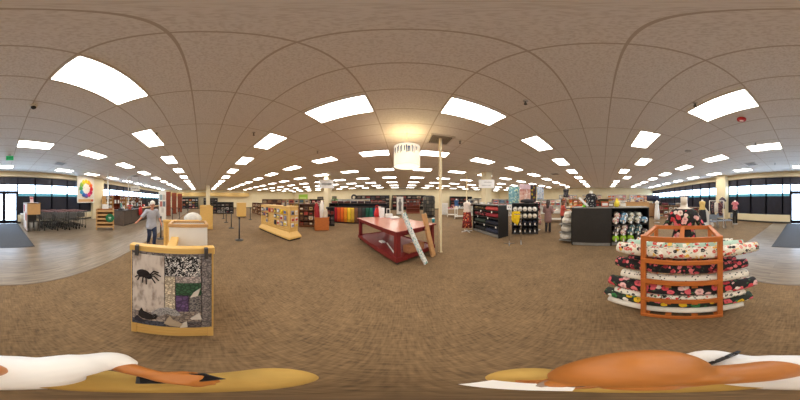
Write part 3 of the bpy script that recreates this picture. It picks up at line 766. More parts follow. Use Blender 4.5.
for k in range(46):
    a = 2 * PI * (k + rnd.uniform(-0.3, 0.3)) / 46; w = rnd.uniform(0.012, 0.034) / R; h0 = z1 - rnd.uniform(0.05, 0.1); h1 = h0 - rnd.uniform(0.1, 0.24)
    pts = [((R + 0.004) * math.cos(a + w * s), (R + 0.004) * math.sin(a + w * s)) for s in (-0.5, 0.5)]
    sk_ = rnd.uniform(-0.06, 0.06)
    q2 = [((R + 0.004) * math.cos(a + sk_ + w * s), (R + 0.004) * math.sin(a + sk_ + w * s)) for s in (-0.3, 0.3)]
    bs.quad((pts[0][0], pts[0][1], h0), (pts[1][0], pts[1][1], h0), (q2[1][0], q2[1][1], h1), (q2[0][0], q2[0][1], h1))
obj('brush_strokes', bs, mat((54, 72, 104), 0.8, var=0.35, scale=20), v, 'blue-grey painted strokes round the upper half')
obj('trim_ring', MB().loft([ring(R + 0.003, z0), ring(R + 0.003, z0 + 0.015)], close=False), M_WHITE, v); obj('trim_ring', MB().loft([ring(R + 0.003, z1 - 0.015), ring(R + 0.003, z1)], close=False), M_WHITE, v)
obj('stem', MB().cyl((0, 0, z1 - 0.02), (0, 0, CEIL), 0.008), M_CREAM, v)
sp2 = MB()
for k in range(3): sp2.bar((0, 0, z1 - 0.02), ((R - 0.01) * math.cos(k * 2.09), (R - 0.01) * math.sin(k * 2.09), z1 - 0.02), 0.01)
obj('spider_fitter', sp2, M_CHROME, v)
ld = bpy.data.lights.new('pendant_bulb', 'POINT'); ld.energy = 14; ld.color = (1, 0.78, 0.45); ld.shadow_soft_size = 0.08
lo = bpy.data.objects.new('pendant_bulb', ld); C.objects.link(lo); lo.parent = v; lo.location = (0, 0, z1 - 0.12)
# ================================================================ SHELVING HELPERS
def gondola(name, label, p, rz, w, d, h, shelves, mb_, ms=None, cat='shelving unit', ends=True, back=True, top=True, kick=0.12, mk=None, group=None):
    """retail shelving: front at local y=0 looking to local -Y, depth d behind it"""
    ms = ms or mb_; mk = mk or ms
    t = thing(name, label, cat, (p[0], p[1], 0), rz, group)
    if back: obj('back_panel', MB().box(-w / 2, w / 2, d - 0.03, d, 0.02, h - 0.02), mb_, t)
    obj('base_deck', MB().box(-w / 2, w / 2, 0.0, d - 0.03, 0.015, kick, 0.005), mk, t)
    if ends:
        for s in (-1, 1): obj('end_panel', MB().box(s * w / 2 - 0.018, s * w / 2 + 0.018, 0.0, d, 0.0, h - 0.02), mb_, t)
    for z in shelves:
        obj('shelf', MB().box(-w / 2 + 0.02, w / 2 - 0.02, 0.01, d - 0.03, z - 0.025, z), ms, t)
    if top: obj('top_cap', MB().box(-w / 2 - 0.02, w / 2 + 0.02, -0.015, d + 0.015, h - 0.03, h, 0.005), mk, t)
    return t
def loc(p, rz, x, y, z=0.0):
    co, si = math.cos(rz), math.sin(rz)
    return Vector((p[0] + co * x - si * y, p[1] + si * x + co * y, z))
_rollmesh = {}
def roll_end(label, m, pos, rz, r, L, group, tagm=None, cat='fabric roll', lie=False):
    """short fabric roll; axis along local y (pokes at the viewer) or along local x when lie"""
    o = thing('fabric_roll', label, cat, pos, rz + (PI / 2 if lie else 0), group)
    k = (round(r, 3), round(L, 2))
    if k not in _rollmesh:
        b = MB(); rings = []
        for i in range(9):
            f = i / 8; rr = r * (1 + 0.05 * math.sin(8 * f + 1)) * (0.9 if i in (0, 8) else 1)
            rings.append([(rr * math.cos(2 * PI * a / 14), -L / 2 + L * f, rr * math.sin(2 * PI * a / 14)) for a in range(14)])
        b.loft(rings); _rollmesh[k] = (b.mesh('fabric'), MB().cyl((0, -L / 2 - 0.015, 0), (0, L / 2 + 0.015, 0), r * 0.3, seg=10).mesh('core'))
    fm_, cm_ = _rollmesh[k]
    f = fm_.copy(); obj('fabric', f, m, o)
    c = obj('core', cm_ if cm_.materials else cm_, None, o)
    if not cm_.materials: cm_.materials.append(M_CORE)
    if tagm: obj('price_tag', MB().box(-0.025, 0.025, -L / 2 - 0.03, -L / 2 - 0.026, -r * 0.9, -r * 0.9 + 0.08), tagm, o)
    return o
def carton(name, label, cat, pos, rz, w, d, h, m, group=None, m2=None):
    """a packet or box with its own printed front"""
    o = thing(name, label, cat, pos, rz, group)
    obj('packet', MB().box(-w / 2, w / 2, -d / 2, d / 2, 0, h, min(0.006, d * 0.2)), m, o)
    obj('printed_front', MB().box(-w * 0.36, w * 0.36, -d / 2 - 0.004, -d / 2, h * 0.2, h * 0.72), m2 or M_PAPER, o)
    return o

# ================================================================ CHECKOUT SIDE
# ---- greeter stand with posters and bins by the doors
t = thing('greeter_stand', 'wooden greeter stand with grey lower compartments just inside the doors', 'stand', (-1.62, -6.3, 0), PI)
# local: front is -Y -> world +Y
obj('cabinet_box', MB().box(-0.34, 0.34, 0, 1.1, 0.9, 1.46, 0.008), W_LIGHT, t)
obj('top', MB().box(-0.37, 0.37, -0.03, 1.13, 1.46, 1.5, 0.006), wood((140, 104, 60), 0.8), t)
for x in (-0.31, 0.31):
    for y in (0.04, 1.06): obj('leg', MB().box(x - 0.03, x + 0.03, y - 0.03, y + 0.03, 0, 0.9), M_DKGREY, t)
obj('lower_panel', MB().box(-0.28, 0.28, 0.5, 0.53, 0.1, 0.9), M_DKGREY, t)
obj('side_panel', MB().box(-0.36, -0.345, 0.02, 1.08, 0.05, 1.45), mat((206, 186, 172), 0.7), t)
for k, (y, z, c) in enumerate(((0.3, 1.2, (236, 228, 222)), (0.75, 1.2, (190, 80, 84)), (0.3, 0.75, (200, 120, 110)), (0.75, 0.72, (238, 234, 228)), (0.5, 0.35, (228, 220, 216)))):
    obj('poster', MB().box(-0.368, -0.36, y - 0.17, y + 0.17, z - 0.19, z + 0.19), mat(c, 0.8), t, 'small printed poster on the side of the stand')
for k, (x, m) in enumerate(((-0.12, M_GREY), (0.16, mat((120, 118, 112), 0.5)))):
    b = thing('waste_bin', ('lighter grey', 'darker grey')[k] + ' round bin tucked under the wooden greeter stand', 'waste bin', loc((-1.62, -6.3), PI, x, 0.2), 0, 'bins under the greeter stand')
    obj('bin', MB().lathe([(0.09, 0), (0.115, 0.5), (0.11, 0.5), (0.09, 0.02)]), m, b); obj('rim', MB().lathe([(0.12, 0.49), (0.12, 0.53), (0.1, 0.53)]), M_DKGREY, b)
p = loc((-1.62, -6.3), PI, -0.05, 0.25, 1.5)
v = thing('leaflet_holder', 'tilted white and pink leaflet holder on top of the greeter stand', 'leaflet holder', p, PI + 0.2)
obj('holder_base', MB().box(-0.1, 0.1, -0.05, 0.08, 0, 0.02), M_WHITE, v)
obj('leaflet', MB().box(-0.1, 0.1, 0, 0.01, 0, 0.34, M=rot(-0.25)), mat((232, 206, 208), 0.6), v)
obj('headline', MB().box(-0.085, 0.085, -0.004, 0.0, 0.2, 0.3, M=rot(-0.25)), mat((196, 90, 100), 0.6), v)
v = thing('waste_bin', 'small beige bin against the window wall beside the left glass door', 'waste bin', (-1.4, -8.45, 0), PI)
obj('bin', MB().lathe([(0.13, 0), (0.17, 0.72), (0.16, 0.72), (0.13, 0.03)], seg=4 * 5), mat((206, 194, 172), 0.6), v); obj('liner', MB().lathe([(0.176, 0.68), (0.178, 0.74), (0.15, 0.74)], seg=20), M_WHITE, v)

# ---- shopping carts
M_WIRE = mat((130, 130, 128), 0.4, 0.3)
def cart_root():
    t = thing('shopping_cart', 'x', 'shopping cart', (0, 0, 0), 0, 'shopping carts nested along the windows')
    b = MB()   # basket tapers to the front (+y), handle end at y=0
    def P(u, v_, z): return ((-1 + 2 * u) * (0.27 - 0.06 * v_), 0.02 + v_ * (0.80 + 0.0 * z), z)
    zt, zb = 0.95, 0.52
    for z in (zb, 0.66, 0.8, zt):
        y0 = 0.14 if z == zb else 0.05
        b.tube([(-0.27, y0, z), (-0.21, 0.84, z - 0.05 * (z == zt)), (0.21, 0.84, z - 0.05 * (z == zt)), (0.27, y0, z)], 0.006, 5)
    for k in range(7):
        y = 0.1 + 0.72 * k / 6; w = 0.27 - 0.06 * k / 6
        for s in (-1, 1): b.cyl((s * w, y, zt - 0.05 * k / 6), (s * w * 0.94, y, zb), 0.004, seg=5)
        b.cyl((-w * 0.94, y, zb), (w * 0.94, y, zb), 0.004, seg=5)
    for k in range(6):
        x = -0.19 + 0.38 * k / 5
        b.cyl((x, 0.84, zt - 0.05), (x * 0.94, 0.82, zb), 0.004, seg=5); b.cyl((x * 1.2, 0.1, zb), (x * 0.94, 0.82, zb), 0.004, seg=5); b.cyl((x * 1.25, 0.05, zt), (x * 1.25, 0.1, zb), 0.004, seg=5)
    obj('basket', b, M_WIRE, t)
    f = MB()
    for s in (-1, 1):
        f.tube([(s * 0.28, 0.0, 1.03), (s * 0.26, 0.05, 0.5), (s * 0.24, 0.02, 0.16), (s * 0.2, 0.85, 0.14)], 0.013, 6)
        f.cyl((s * 0.26, 0.1, 0.5), (s * 0.2, 0.8, 0.5), 0.01, seg=6)
    for y in (0.1, 0.45, 0.8): f.cyl((-0.23, y, 0.16), (0.23, y, 0.16), 0.008, seg=6)
    for k in range(5): f.cyl((-0.16 + 0.08 * k, 0.05, 0.165), (-0.14 + 0.07 * k, 0.82, 0.165), 0.005, seg=5)
    obj('frame', f, M_DKGREY, t)
    obj('handle', MB().cyl((-0.29, -0.01, 1.03), (0.29, -0.01, 1.03), 0.017, seg=10), mat((120, 84, 84), 0.5), t)
    obj('child_seat', MB().box(-0.24, 0.24, 0.12, 0.14, 0.66, 0.93), mat((84, 84, 84), 0.5), t)
    for x, y in ((-0.22, 0.05), (0.22, 0.05), (-0.19, 0.82), (0.19, 0.82)):
        w = MB().cyl((x - 0.014, y, 0.06), (x + 0.014, y, 0.06), 0.06, seg=14).box(x - 0.022, x + 0.022, y - 0.012, y + 0.012, 0.06, 0.15)
        obj('wheel', w, M_BLACK, t)
    return t
c0 = cart_root(); firstc = True
rows_ = [(-2.42, -6.3, 5, 'row next to the greeter stand'), (-3.05, -6.0, 6, 'second row from the greeter stand'), (-3.68, -5.85, 6, 'third row from the greeter stand'), (-4.31, -5.85, 5, 'row furthest from the greeter stand')]
for x, y, n, rn in rows_:
    for k in range(n):
        lab = 'grey wire shopping cart, %s in its nest, %s' % ('front one' if k == 0 else ORD[k], rn)
        q = (x + 0.02 * math.sin(k * 2.3), y - 0.3 * k, 0)
        if firstc: c0.location = q; c0.rotation_euler = (0, 0, PI); c0['label'] = lab; firstc = False
        else: dup(c0, q, PI + 0.03 * math.sin(k + x), lab)

# ---- banner with a wreath of fabric flowers
p0 = Vector((-5.65, -8.42, 0)); p1 = Vector((-7.45, -8.42, 0)); bx = (p0.x + p1.x) / 2
t = thing('wreath_banner', 'tall dotted white banner with a rainbow ring of flowers above the carts', 'banner', (bx, -8.42, 0), PI)
obj('panel', MB().box(-0.9, 0.9, 0, 0.03, 1.42, 3.62), dots((238, 232, 220), (214, 190, 150), 9, 0.22, 'banner_dots'), t)
cols_ = [(236, 206, 50), (240, 170, 40), (236, 110, 50), (214, 44, 50), (200, 40, 90), (226, 70, 120), (120, 90, 170), (60, 110, 190), (70, 160, 200), (90, 170, 90), (160, 190, 70), (226, 210, 60)]
rnd = random.Random(3)
for k in range(12):
    a = PI / 2 - 2 * PI * k / 12
    fb = MB(); cx, cz = 0.55 * math.cos(a), 2.6 + 0.6 * math.sin(a)
    for j in range(7):
        aa = 2 * PI * j / 7; rr = 0.1 if j % 2 else 0.13
        fb.ball((cx + rr * math.cos(aa), -0.03, cz + rr * math.sin(aa)), 0.075, 0.035, 0.075, 8, 6)
    fb.ball((cx, -0.05, cz), 0.07, 0.04, 0.07, 8, 6)
    obj('fabric_flower', fb, mat(cols_[k], 0.8), t)
obj('caption_strip', MB().box(-0.8, 0.8, -0.006, 0, 1.5, 1.72), mat((214, 170, 120), 0.8), t, 'tan caption strip with a red square')
obj('caption_square', MB().box(0.55, 0.72, -0.012, -0.006, 1.54, 1.68), M_RED, t)
for x in (-0.7, 0.7): obj('hanger', MB().box(x - 0.01, x + 0.01, 0.01, 0.02, 3.6, CEIL), M_STEEL, t)

# ---- slatted crate shelf with a round green sign
p = fl(105, 230); rz = face(p)
t = thing('slatted_shelf', 'pale wooden slatted bin shelf with five tiers at the start of the checkout', 'shelf', (p.x, p.y, 0), rz)
for s in (-1, 1): obj('side_post', MB().box(s * 0.46 - 0.03, s * 0.46 + 0.03, 0, 0.45, 0, 1.16, 0.005), W_LIGHT, t)
for k in range(5):
    z = 0.14 + 0.215 * k
    obj('front_slat', MB().box(-0.46, 0.46, -0.02, 0.0, z, z + 0.105, 0.004), W_LIGHT, t)
    obj('tier', MB().box(-0.44, 0.44, 0, 0.44, z, z + 0.02), wood((150, 100, 60), 0.8), t)
obj('back', MB().box(-0.46, 0.46, 0.43, 0.45, 0.1, 1.16), wood((176, 120, 70), 0.8), t)
v = thing('round_sign', 'round green sign hung on the slatted wooden shelf', 'sign', loc(p, rz, 0.26, -0.035, 0.68), rz)
obj('disc', MB().cyl((0, 0, 0), (0, -0.02, 0), 0.23, seg=36), mat((24, 110, 70), 0.5), v)
obj('white_mark', MB().box(-0.07, 0.07, -0.026, -0.02, -0.01, 0.05).box(-0.05, 0.05, -0.026, -0.02, -0.07, -0.035), mat((190, 220, 200), 0.5), v)
solo('sign_card', MB().box(-0.17, 0.17, 0, 0.01, 0, 0.26), M_PAPER, 'white sign card standing on top of the slatted wooden shelf', 'sign', loc(p, rz, 0.02, 0.2, 1.16), rz)

# ---- checkout counter
CX0, CX1, CY = -6.45, -13.0, -4.55
t = thing('checkout_counter', 'long dark checkout counter with pale wooden ledge', 'counter', (CX0, CY, 0), PI)
L = CX0 - CX1
obj('front_panel', MB().box(0, L, 0, 0.05, 0.08, 0.96), mat((86, 74, 66), 0.6), t)
obj('end_panel', MB().box(-0.03, 0.02, 0.0, 0.75, 0.0, 0.96), mat((104, 90, 78), 0.6), t)
obj('kick_plate', MB().box(0, L, 0.04, 0.06, 0, 0.08), M_BLACK, t)
obj('worktop', MB().box(-0.06, L, -0.06, 0.8, 0.96, 1.0, 0.006), mat((60, 56, 54), 0.4), t)
obj('ledge', MB().box(2.3, L, -0.08, 0.22, 1.0, 1.05, 0.005), W_LIGHT, t)
for k in range(6): obj('panel_seam', MB().box(0.9 + k * 1.0, 0.92 + k * 1.0, -0.006, 0, 0.08, 0.96), M_DKGREY, t)
cz = 1.0
def onctr(x, y=0.3, z=1.0): return Vector((CX0 - x, CY - y, z))
def register(lab, x, mscr):
    v = thing('cash_register', lab, 'cash register', onctr(x, 0.4), PI + 0.3, 'cash registers on the checkout counter')
    obj('base', MB().box(-0.17, 0.17, -0.15, 0.15, 0, 0.1, 0.01), M_DKGREY, v)
    obj('screen', MB().box(-0.2, 0.2, -0.02, 0.03, 0.16, 0.46, 0.008), M_BLACK, v)
    obj('display', MB().box(-0.18, 0.18, -0.026, -0.02, 0.18, 0.44), mscr, v)
    obj('neck', MB().box(-0.03, 0.03, -0.01, 0.03, 0.1, 0.2), M_DKGREY, v)
register('cash register with a teal screen at the near end of the counter', 0.25, mat((96, 160, 160), 0.3))
register('cash register with pale blue screen beyond the red flowers on the counter', 2.4, mat((160, 190, 200), 0.3))
register('cash register with white screen furthest along the counter', 4.6, mat((210, 214, 214), 0.3))
v = thing('poinsettia_pot', 'pot of red flowers with white card on the checkout counter', 'potted plant', onctr(1.0, 0.2), 0)
obj('pot', MB().lathe([(0.09, 0), (0.12, 0.16), (0.11, 0.16)]), mat((190, 80, 60), 0.6), v)
fb = MB()
for k in range(16):
    a = k * 2.4; r = 0.17 * math.sqrt(k / 16); fb.ball((r * math.cos(a), r * math.sin(a), 0.22 + 0.06 * math.cos(r * 8)), 0.065, 0.065, 0.03, 8, 6)
obj('flowers', fb, M_RED, v); obj('card', MB().box(-0.08, 0.16, -0.15, -0.14, 0.15, 0.42), M_PAPER, v)
v = thing('red_bag', 'red shopping bag hanging on the front of the checkout counter', 'bag', onctr(2.0, -0.12, 0.5), PI)
obj('bag', MB().lathe([(0.14, 0), (0.24, 0.08), (0.25, 0.35), (0.2, 0.55), (0.12, 0.62)], sy=0.4), M_RED, v)
obj('strap', MB().tube([(-0.1, 0, 0.58), (-0.07, 0, 0.72), (0.07, 0, 0.72), (0.1, 0, 0.58)], 0.015), M_RED, v)
for k, (x, lab) in enumerate(((1.75, 'black framed white poster stand beside the red bag on the counter'), (3.3, 'black framed poster stand behind the walking shopper'))):
    v = thing('poster_stand', lab, 'sign', onctr(x, 0.5), PI + 0.35)
    obj('frame', MB().box(-0.2, 0.2, -0.015, 0.015, 0.05, 0.62, 0.01), M_BLACK, v); obj('poster', MB().box(-0.15, 0.15, -0.02, -0.015, 0.1, 0.57), M_PAPER, v); obj('foot', MB().box(-0.12, 0.12, -0.08, 0.08, 0, 0.05), M_BLACK, v)
for k, (x, c, lab) in enumerate(((3.9, (206, 60, 50), 'red box on the counter ledge behind the walking shopper'), (5.2, (230, 226, 218), 'white box far along the counter ledge'), (5.8, (60, 90, 120), 'blue box at the far end of the counter ledge'), (0.62, (230, 224, 214), 'white box between teal register and red flowers'))):
    carton('counter_box', lab, 'box', onctr(x, 0.55 if k < 3 else 0.5, 1.05 if k < 3 else 1.0), PI, 0.26, 0.14, 0.2, mat(c, 0.6), 'boxes on the checkout counter')
# power poles of the checkout
for px, d, lab in ((108, 8.66, 'thin white power pole rising behind the slatted shelf'), (128.5, 11.0, 'thin white power pole further along, behind the red flowers')):
    p = pol(px, d); v = thing('power_pole', lab, 'pole', p, 0.2)
    obj('shaft', MB().box(-0.035, 0.035, -0.035, 0.035, 0.02, CEIL), M_WHITE, v); obj('foot_plate', MB().box(-0.06, 0.06, -0.06, 0.06, 0, 0.02), M_WHITE, v)
# hanging sign
M_SIGN = mat((250, 248, 244), 0.6, var=0.01)
def hanging_sign(label, p, rz, w, h, z, rows_, m=M_SIGN, ink=(120, 120, 118)):
    v = thing('hanging_sign', label, 'sign', (p.x, p.y, 0), rz)
    obj('board', MB().box(-w / 2, w / 2, 0, 0.03, z - h / 2, z + h / 2, 0.006), m, v)
    rn = random.Random(int(w * 100 + z * 10))
    for zz, x0, x1, hh in rows_:     # brush lettering too small to read: short slanted strokes
        x = x0; b = MB()
        while x < x1:
            s = rn.uniform(0.012, 0.03); k = rn.uniform(0.6, 1.2) * hh
            b.quad((x, -0.004, z + zz - k / 2), (x + s, -0.004, z + zz - k / 2 + rn.uniform(-.01, .01)), (x + s + 0.015, -0.004, z + zz + k / 2), (x + 0.015, -0.004, z + zz + k / 2))
            x += s + rn.uniform(0.006, 0.02)
        obj('lettering', b, mat(ink, 0.7), v)
    for x in (-w * 0.4, w * 0.4): obj('cable', MB().cyl((x, 0.015, z + h / 2), (x, 0.015, CEIL), 0.006, seg=6), M_STEEL, v)
    return v
p = pol(135, 10.5); hanging_sign('grey framed hanging sign over the checkout counter', p, face(p), 0.75, 0.45, 1.65 + 10.5 * math.tan(math.radians(5.2)), ((0, -0.25, 0.25, 0.09),), mat((200, 196, 190), 0.6), (110, 108, 106))
p = pol(326.3, 9.2); hanging_sign('white hanging sign with grey script in front of the cream column', p, face(p), 1.02, 0.62, 1.65 + 9.2 * math.tan(math.radians(7.2)), ((0.0, -0.34, 0.36, 0.16),))
p = pol(486.5, 8.2); hanging_sign('white hanging sign with faint two-line script near the black shelves with mannequin', p, face(p), 1.0, 0.55, 1.65 + 8.2 * math.tan(math.radians(7.3)), ((0.1, -0.15, 0.3, 0.08), (-0.1, -0.3, 0.25, 0.07)), M_SIGN, (190, 186, 180))
# shelves against the window wall behind the checkout
rn = random.Random(11)
bk = [(-8.9, 'first tall wood shelf behind the checkout, nearest the cream wall pier', W_LIGHT, 2.0), (-10.0, 'dark red display cabinet behind the checkout with two white cards', W_RED, 2.15), (-11.1, 'second tall wood shelf behind the checkout', W_LIGHT, 2.1),
      (-12.3, 'third tall wood shelf behind the checkout', W_LIGHT, 2.1), (-13.5, 'fourth tall wood shelf behind the checkout', W_BROWN, 2.1), (-15.0, 'brown shelf unit past the far end of the checkout', W_BROWN, 2.0)]
for i, (x, lab, m, h) in enumerate(bk):
    gondola('stock_shelf', lab, (x, -7.9), PI, 1.05, 0.45, h, [0.5, 0.9, 1.3, 1.7], m, m, 'shelf', group='shelves behind the checkout')
    if i == 1:
        for s in (-1, 1): solo('white_card', MB().box(-0.13, 0.13, 0, 0.01, 0, 0.34), M_PAPER, '%s white card pinned on the dark red display behind the checkout' % ('nearer' if s < 0 else 'further'), 'sign', loc((x, -7.9), PI, 0.25 * s, -0.02, 1.32), PI)
        continue
    for zi, z in enumerate((0.9, 1.3, 1.7)):
        for k in range(3):
            c = rn.choice(((196, 160, 110), (220, 214, 204), (170, 70, 60), (90, 110, 140), (120, 90, 70), (214, 190, 120)))
            carton('stock_box', '%s box on the %s level of the %s by the checkout' % (('first', 'middle', 'last')[k], ('lower', 'middle', 'top')[zi], lab.split(' behind')[0].split(' past')[0]), 'box', loc((x, -7.9), PI, -0.32 + 0.32 * k, 0.2, z), PI, rn.uniform(0.2, 0.28), 0.2, rn.uniform(0.2, 0.34), mat(c, 0.7), 'boxes on the shelves behind the checkout')
# ---- queue posts
def stanchion_root():
    t = thing('queue_post', 'x', 'queue post', (0, 0, 0), 0, 'belt posts of the checkout queue')
    obj('post', MB().cyl((0, 0, 0.03), (0, 0, 0.95), 0.03, seg=14), M_DKGREY, t)
    obj('base', MB().lathe([(0.17, 0), (0.165, 0.02), (0.05, 0.04), (0.03, 0.06)]), M_DKGREY, t)
    obj('belt_head', MB().cyl((0, 0, 0.88), (0, 0, 0.98), 0.038, seg=14), M_BLACK, t)
    return t
s0 = stanchion_root(); fs = True
for px, py, lab in ((160.8, 238.7, 'queue post standing right behind the walking shopper'), (239.3, 240, 'queue post standing out nearest on the open carpet left of the slatwall display'), (231.3, 228, 'second queue post, behind the nearest one on the carpet'),
                    (226.2, 222.3, 'third queue post back, before the black cubes'), (223.5, 218.6, 'fourth queue post back, right against the black cubes'), (250.3, 219.6, 'queue post by the square maple pillar'),
                    (172.3, 220.3, 'queue post left of the aisle beyond the quilt stand'), (179.3, 220, 'queue post next to the maple fixture end, middle of three'), (187.8, 222.2, 'queue post behind the white wrapped bundle')):
    q = fl(px, py)
    if fs: s0.location = q; s0['label'] = lab; fs = False
    else: dup(s0, q, 0, lab)
# ---- far left of the window wall: poster column, red-brown display ends, shelves
p = pol(162.5, 9.6); v = thing('poster_column', 'white square column with magazine posters beyond the counter', 'column', p, face(p))
obj('shaft', MB().box(-0.27, 0.27, 0, 0.4, 0.02, 2.35), M_WHITE, v)
for k, (x, z, c) in enumerate(((-0.1, 1.85, (150, 170, 176)), (0.12, 1.85, (200, 190, 180)), (-0.1, 1.35, (190, 120, 110)), (0.12, 1.35, (120, 130, 140)), (0, 0.9, (210, 204, 196)))):
    obj('poster', MB().box(x - 0.095, x + 0.095, -0.012, 0, z - 0.2, z + 0.2), mat(c, 0.6), v)
obj('foot_plate', MB().box(-0.29, 0.29, -0.02, 0.42, 0, 0.1), M_GREY, v)
for k, (px, d, w) in enumerate(((168.3, 13, 0.5), (174.2, 15, 0.55), (179.8, 17, 0.6))):
    p = pol(px, d); v = thing('display_end', ('first', 'second', 'third')[k] + ' tall red-brown wooden display end on the checkout side', 'display end', p, face(p), 'red-brown display ends')
    obj('panel', MB().box(-w / 2, w / 2, 0, 0.06, 0.1, 2.5), W_RED, v); obj('base', MB().box(-w / 2 - 0.02, w / 2 + 0.02, -0.03, 0.4, 0, 0.1), W_BROWN, v)
    obj('side', MB().box(-w / 2, -w / 2 + 0.04, 0.06, 0.4, 0.1, 2.5), W_RED, v)
    for z in (0.6, 1.1, 1.6, 2.1): obj('ledge', MB().box(-w / 2, w / 2, -0.12, 0, z, z + 0.02), W_BROWN, v)
rn = random.Random(21)
def filled_wall(name, lab, short, p, rz, w, d, h, zs, n, m, palette, cat='shelving unit', group=None, itemname='packet', hh=(0.18, 0.3), itemcat='packet', skip=0):
    g = gondola(name, lab, p, rz, w, d, h, zs, m, m, cat, group=group)
    for zi, z in enumerate([0.13] + list(zs)):
        if zi < skip: continue
        for k in range(n):
            c = rn.choice(palette); iw = w / n
            carton(itemname, '%s %s from the left, %s level of the %s' % (ORD[k], itemname.replace('_', ' '), ('floor', 'second', 'third', 'fourth', 'fifth')[zi], short), itemcat, loc(p, rz, -w / 2 + iw * (k + 0.5), d * 0.4, z + 0.002), rz, iw * rn.uniform(0.6, 0.85), d * 0.5, rn.uniform(*hh), mat(c, 0.7), 'goods on the ' + short, mat(rn.choice(palette), 0.7))
    return g
P_MIX = [(190, 60, 56), (214, 200, 180), (70, 90, 120), (210, 150, 60), (120, 100, 90), (236, 228, 218), (90, 120, 90), (50, 46, 46)]
P_DARK = [(60, 54, 52), (90, 80, 76), (40, 44, 56), (110, 96, 88), (130, 60, 56), (180, 172, 160)]
p = Vector((-23.8, -2.2, 0)); filled_wall('wall_shelf', 'dark wall shelf with bright packets under the wooden soffit', 'soffit wall shelf', p, face(p), 3.0, 0.5, 2.1, (0.6, 1.05, 1.5), 5, M_BLACK, P_MIX)
p = Vector((-23.6, 1.6, 0)); filled_wall('wall_shelf', 'dark wall shelf beyond the black cube display', 'far dark wall shelf', p, face(p), 2.6, 0.5, 2.0, (0.6, 1.05, 1.5), 4, M_BLACK, P_DARK)
# black cube display
p = pol(223, 15.2); rz = face(p)
t = gondola('cube_display', 'black cube grid display full of dark goods beyond the queue posts', p, rz, 2.5, 0.6, 1.4, [0.5, 0.93], M_BLACK, M_BLACK, 'display')
for k in range(1, 5): obj('divider', MB().box(-1.25 + 0.5 * k - 0.015, -1.25 + 0.5 * k + 0.015, 0.01, 0.57, 0.1, 1.38), M_BLACK, t)
for zi, z in enumerate((0.13, 0.505, 0.935)):
    for k in range(5):
        carton('folded_stack', 'folded stack in the %s cube of the %s row of the black cube display' % (ORD[k], ('bottom', 'middle', 'top')[zi]), 'folded cloth', loc(p, rz, -1.0 + 0.5 * k, 0.2, z), rz, 0.36, 0.3, 0.24, mat(rn.choice(P_DARK + [(200, 196, 190)]), 0.8), 'folded stacks in the black cubes', mat(rn.choice(P_DARK), 0.8))
# maple pillar fixture
p = fl(241.8, 217.4); v = thing('maple_pillar', 'square maple display pillar between the black cubes and brown book shelves', 'display fixture', p, face(p) + 0.15)
obj('body', MB().box(-0.42, 0.42, 0, 0.8, 0.08, 1.34, 0.01), W_MAPLE, v); obj('top_board', MB().box(-0.45, 0.45, -0.03, 0.83, 1.34, 1.39, 0.006), W_MAPLE, v); obj('plinth', MB().box(-0.4, 0.4, 0.03, 0.77, 0, 0.08), M_BLACK, v)
# brown book shelves running away
P_BOOK = [(120, 80, 56), (150, 104, 70), (90, 60, 48), (176, 140, 100), (130, 50, 44), (200, 180, 150)]
p = Vector((-11.9, 6.0, 0)); filled_wall('book_shelf', 'near brown wooden shelf of pattern books behind the queue', 'near brown book shelf', p, 0, 2.0, 0.45, 1.32, (0.5, 0.9), 6, W_BROWN, P_BOOK, group='brown book shelves', itemname='book_stack', itemcat='books')
p = Vector((-14.0, 6.25, 0)); filled_wall('book_shelf', 'far brown wooden shelf of pattern books behind the queue', 'far brown book shelf', p, 0, 2.0, 0.45, 1.32, (0.5, 0.9), 6, W_BROWN, P_BOOK, group='brown book shelves', itemname='book_stack', itemcat='books')

# ---- slatwall display with hanging packets
SX0, SX1, SY0, SY1 = -6.42, -3.76, 3.08, 3.73
t = thing('slatwall_display', 'yellow maple slatwall island hung with small packets', 'display', ((SX0 + SX1) / 2, (SY0 + SY1) / 2, 0), 0)
w2, d2 = (SX1 - SX0) / 2, (SY1 - SY0) / 2
def fr(a, b, z0, a2, b2, z1): return [[(-a, -b, z0), (a, -b, z0), (a, b, z0), (-a, b, z0)], [(-a2, -b2, z1), (a2, -b2, z1), (a2, b2, z1), (-a2, b2, z1)]]
obj('kick_plate', MB().box(-w2 + 0.03, w2 - 0.03, -d2 + 0.03, d2 - 0.03, 0, 0.07), M_BLACK, t)
obj('flared_base', MB().loft(fr(w2, d2, 0.07, w2, d2, 0.14), sm=False).loft(fr(w2, d2, 0.14, w2 - 0.12, d2 - 0.1, 0.34), sm=False), W_MAPLE, t)
um = MB(); uw, ud = w2 - 0.13, d2 - 0.11
um.box(-uw, uw, -ud, ud, 0.34, 1.36)
for k in range(12):
    z = 0.36 + 0.083 * k
    um.box(-uw - 0.014, uw + 0.014, -ud - 0.014, ud + 0.014, z, z + 0.07, 0.003)
obj('slatwall', um, W_MAPLE, t)
obj('top_board', MB().box(-uw - 0.03, uw + 0.03, -ud - 0.03, ud + 0.03, 1.36, 1.4, 0.006), W_MAPLE, t)
for x in (-uw, uw): obj('corner_post', MB().box(x - 0.025, x + 0.025, -ud - 0.025, -ud + 0.02, 0.34, 1.38), W_MAPLEV, t)
SC = Vector(((SX0 + SX1) / 2, (SY0 + SY1) / 2, 0))
def packet(lab, pos, rz, w, h, m, m2):
    o = thing('hanging_packet', lab, 'packet', pos, rz, 'packets hung on the slatwall display')
    obj('card', MB().box(-w / 2, w / 2, -0.05, -0.04, -h, 0), m, o)
    obj('blister', MB().box(-w * 0.36, w * 0.36, -0.08, -0.05, -h * 0.85, -h * 0.3, 0.008), m2, o)
    obj('hook', MB().cyl((0, 0.02, -0.02), (0, -0.12, -0.015), 0.006, seg=6), M_STEEL, o)
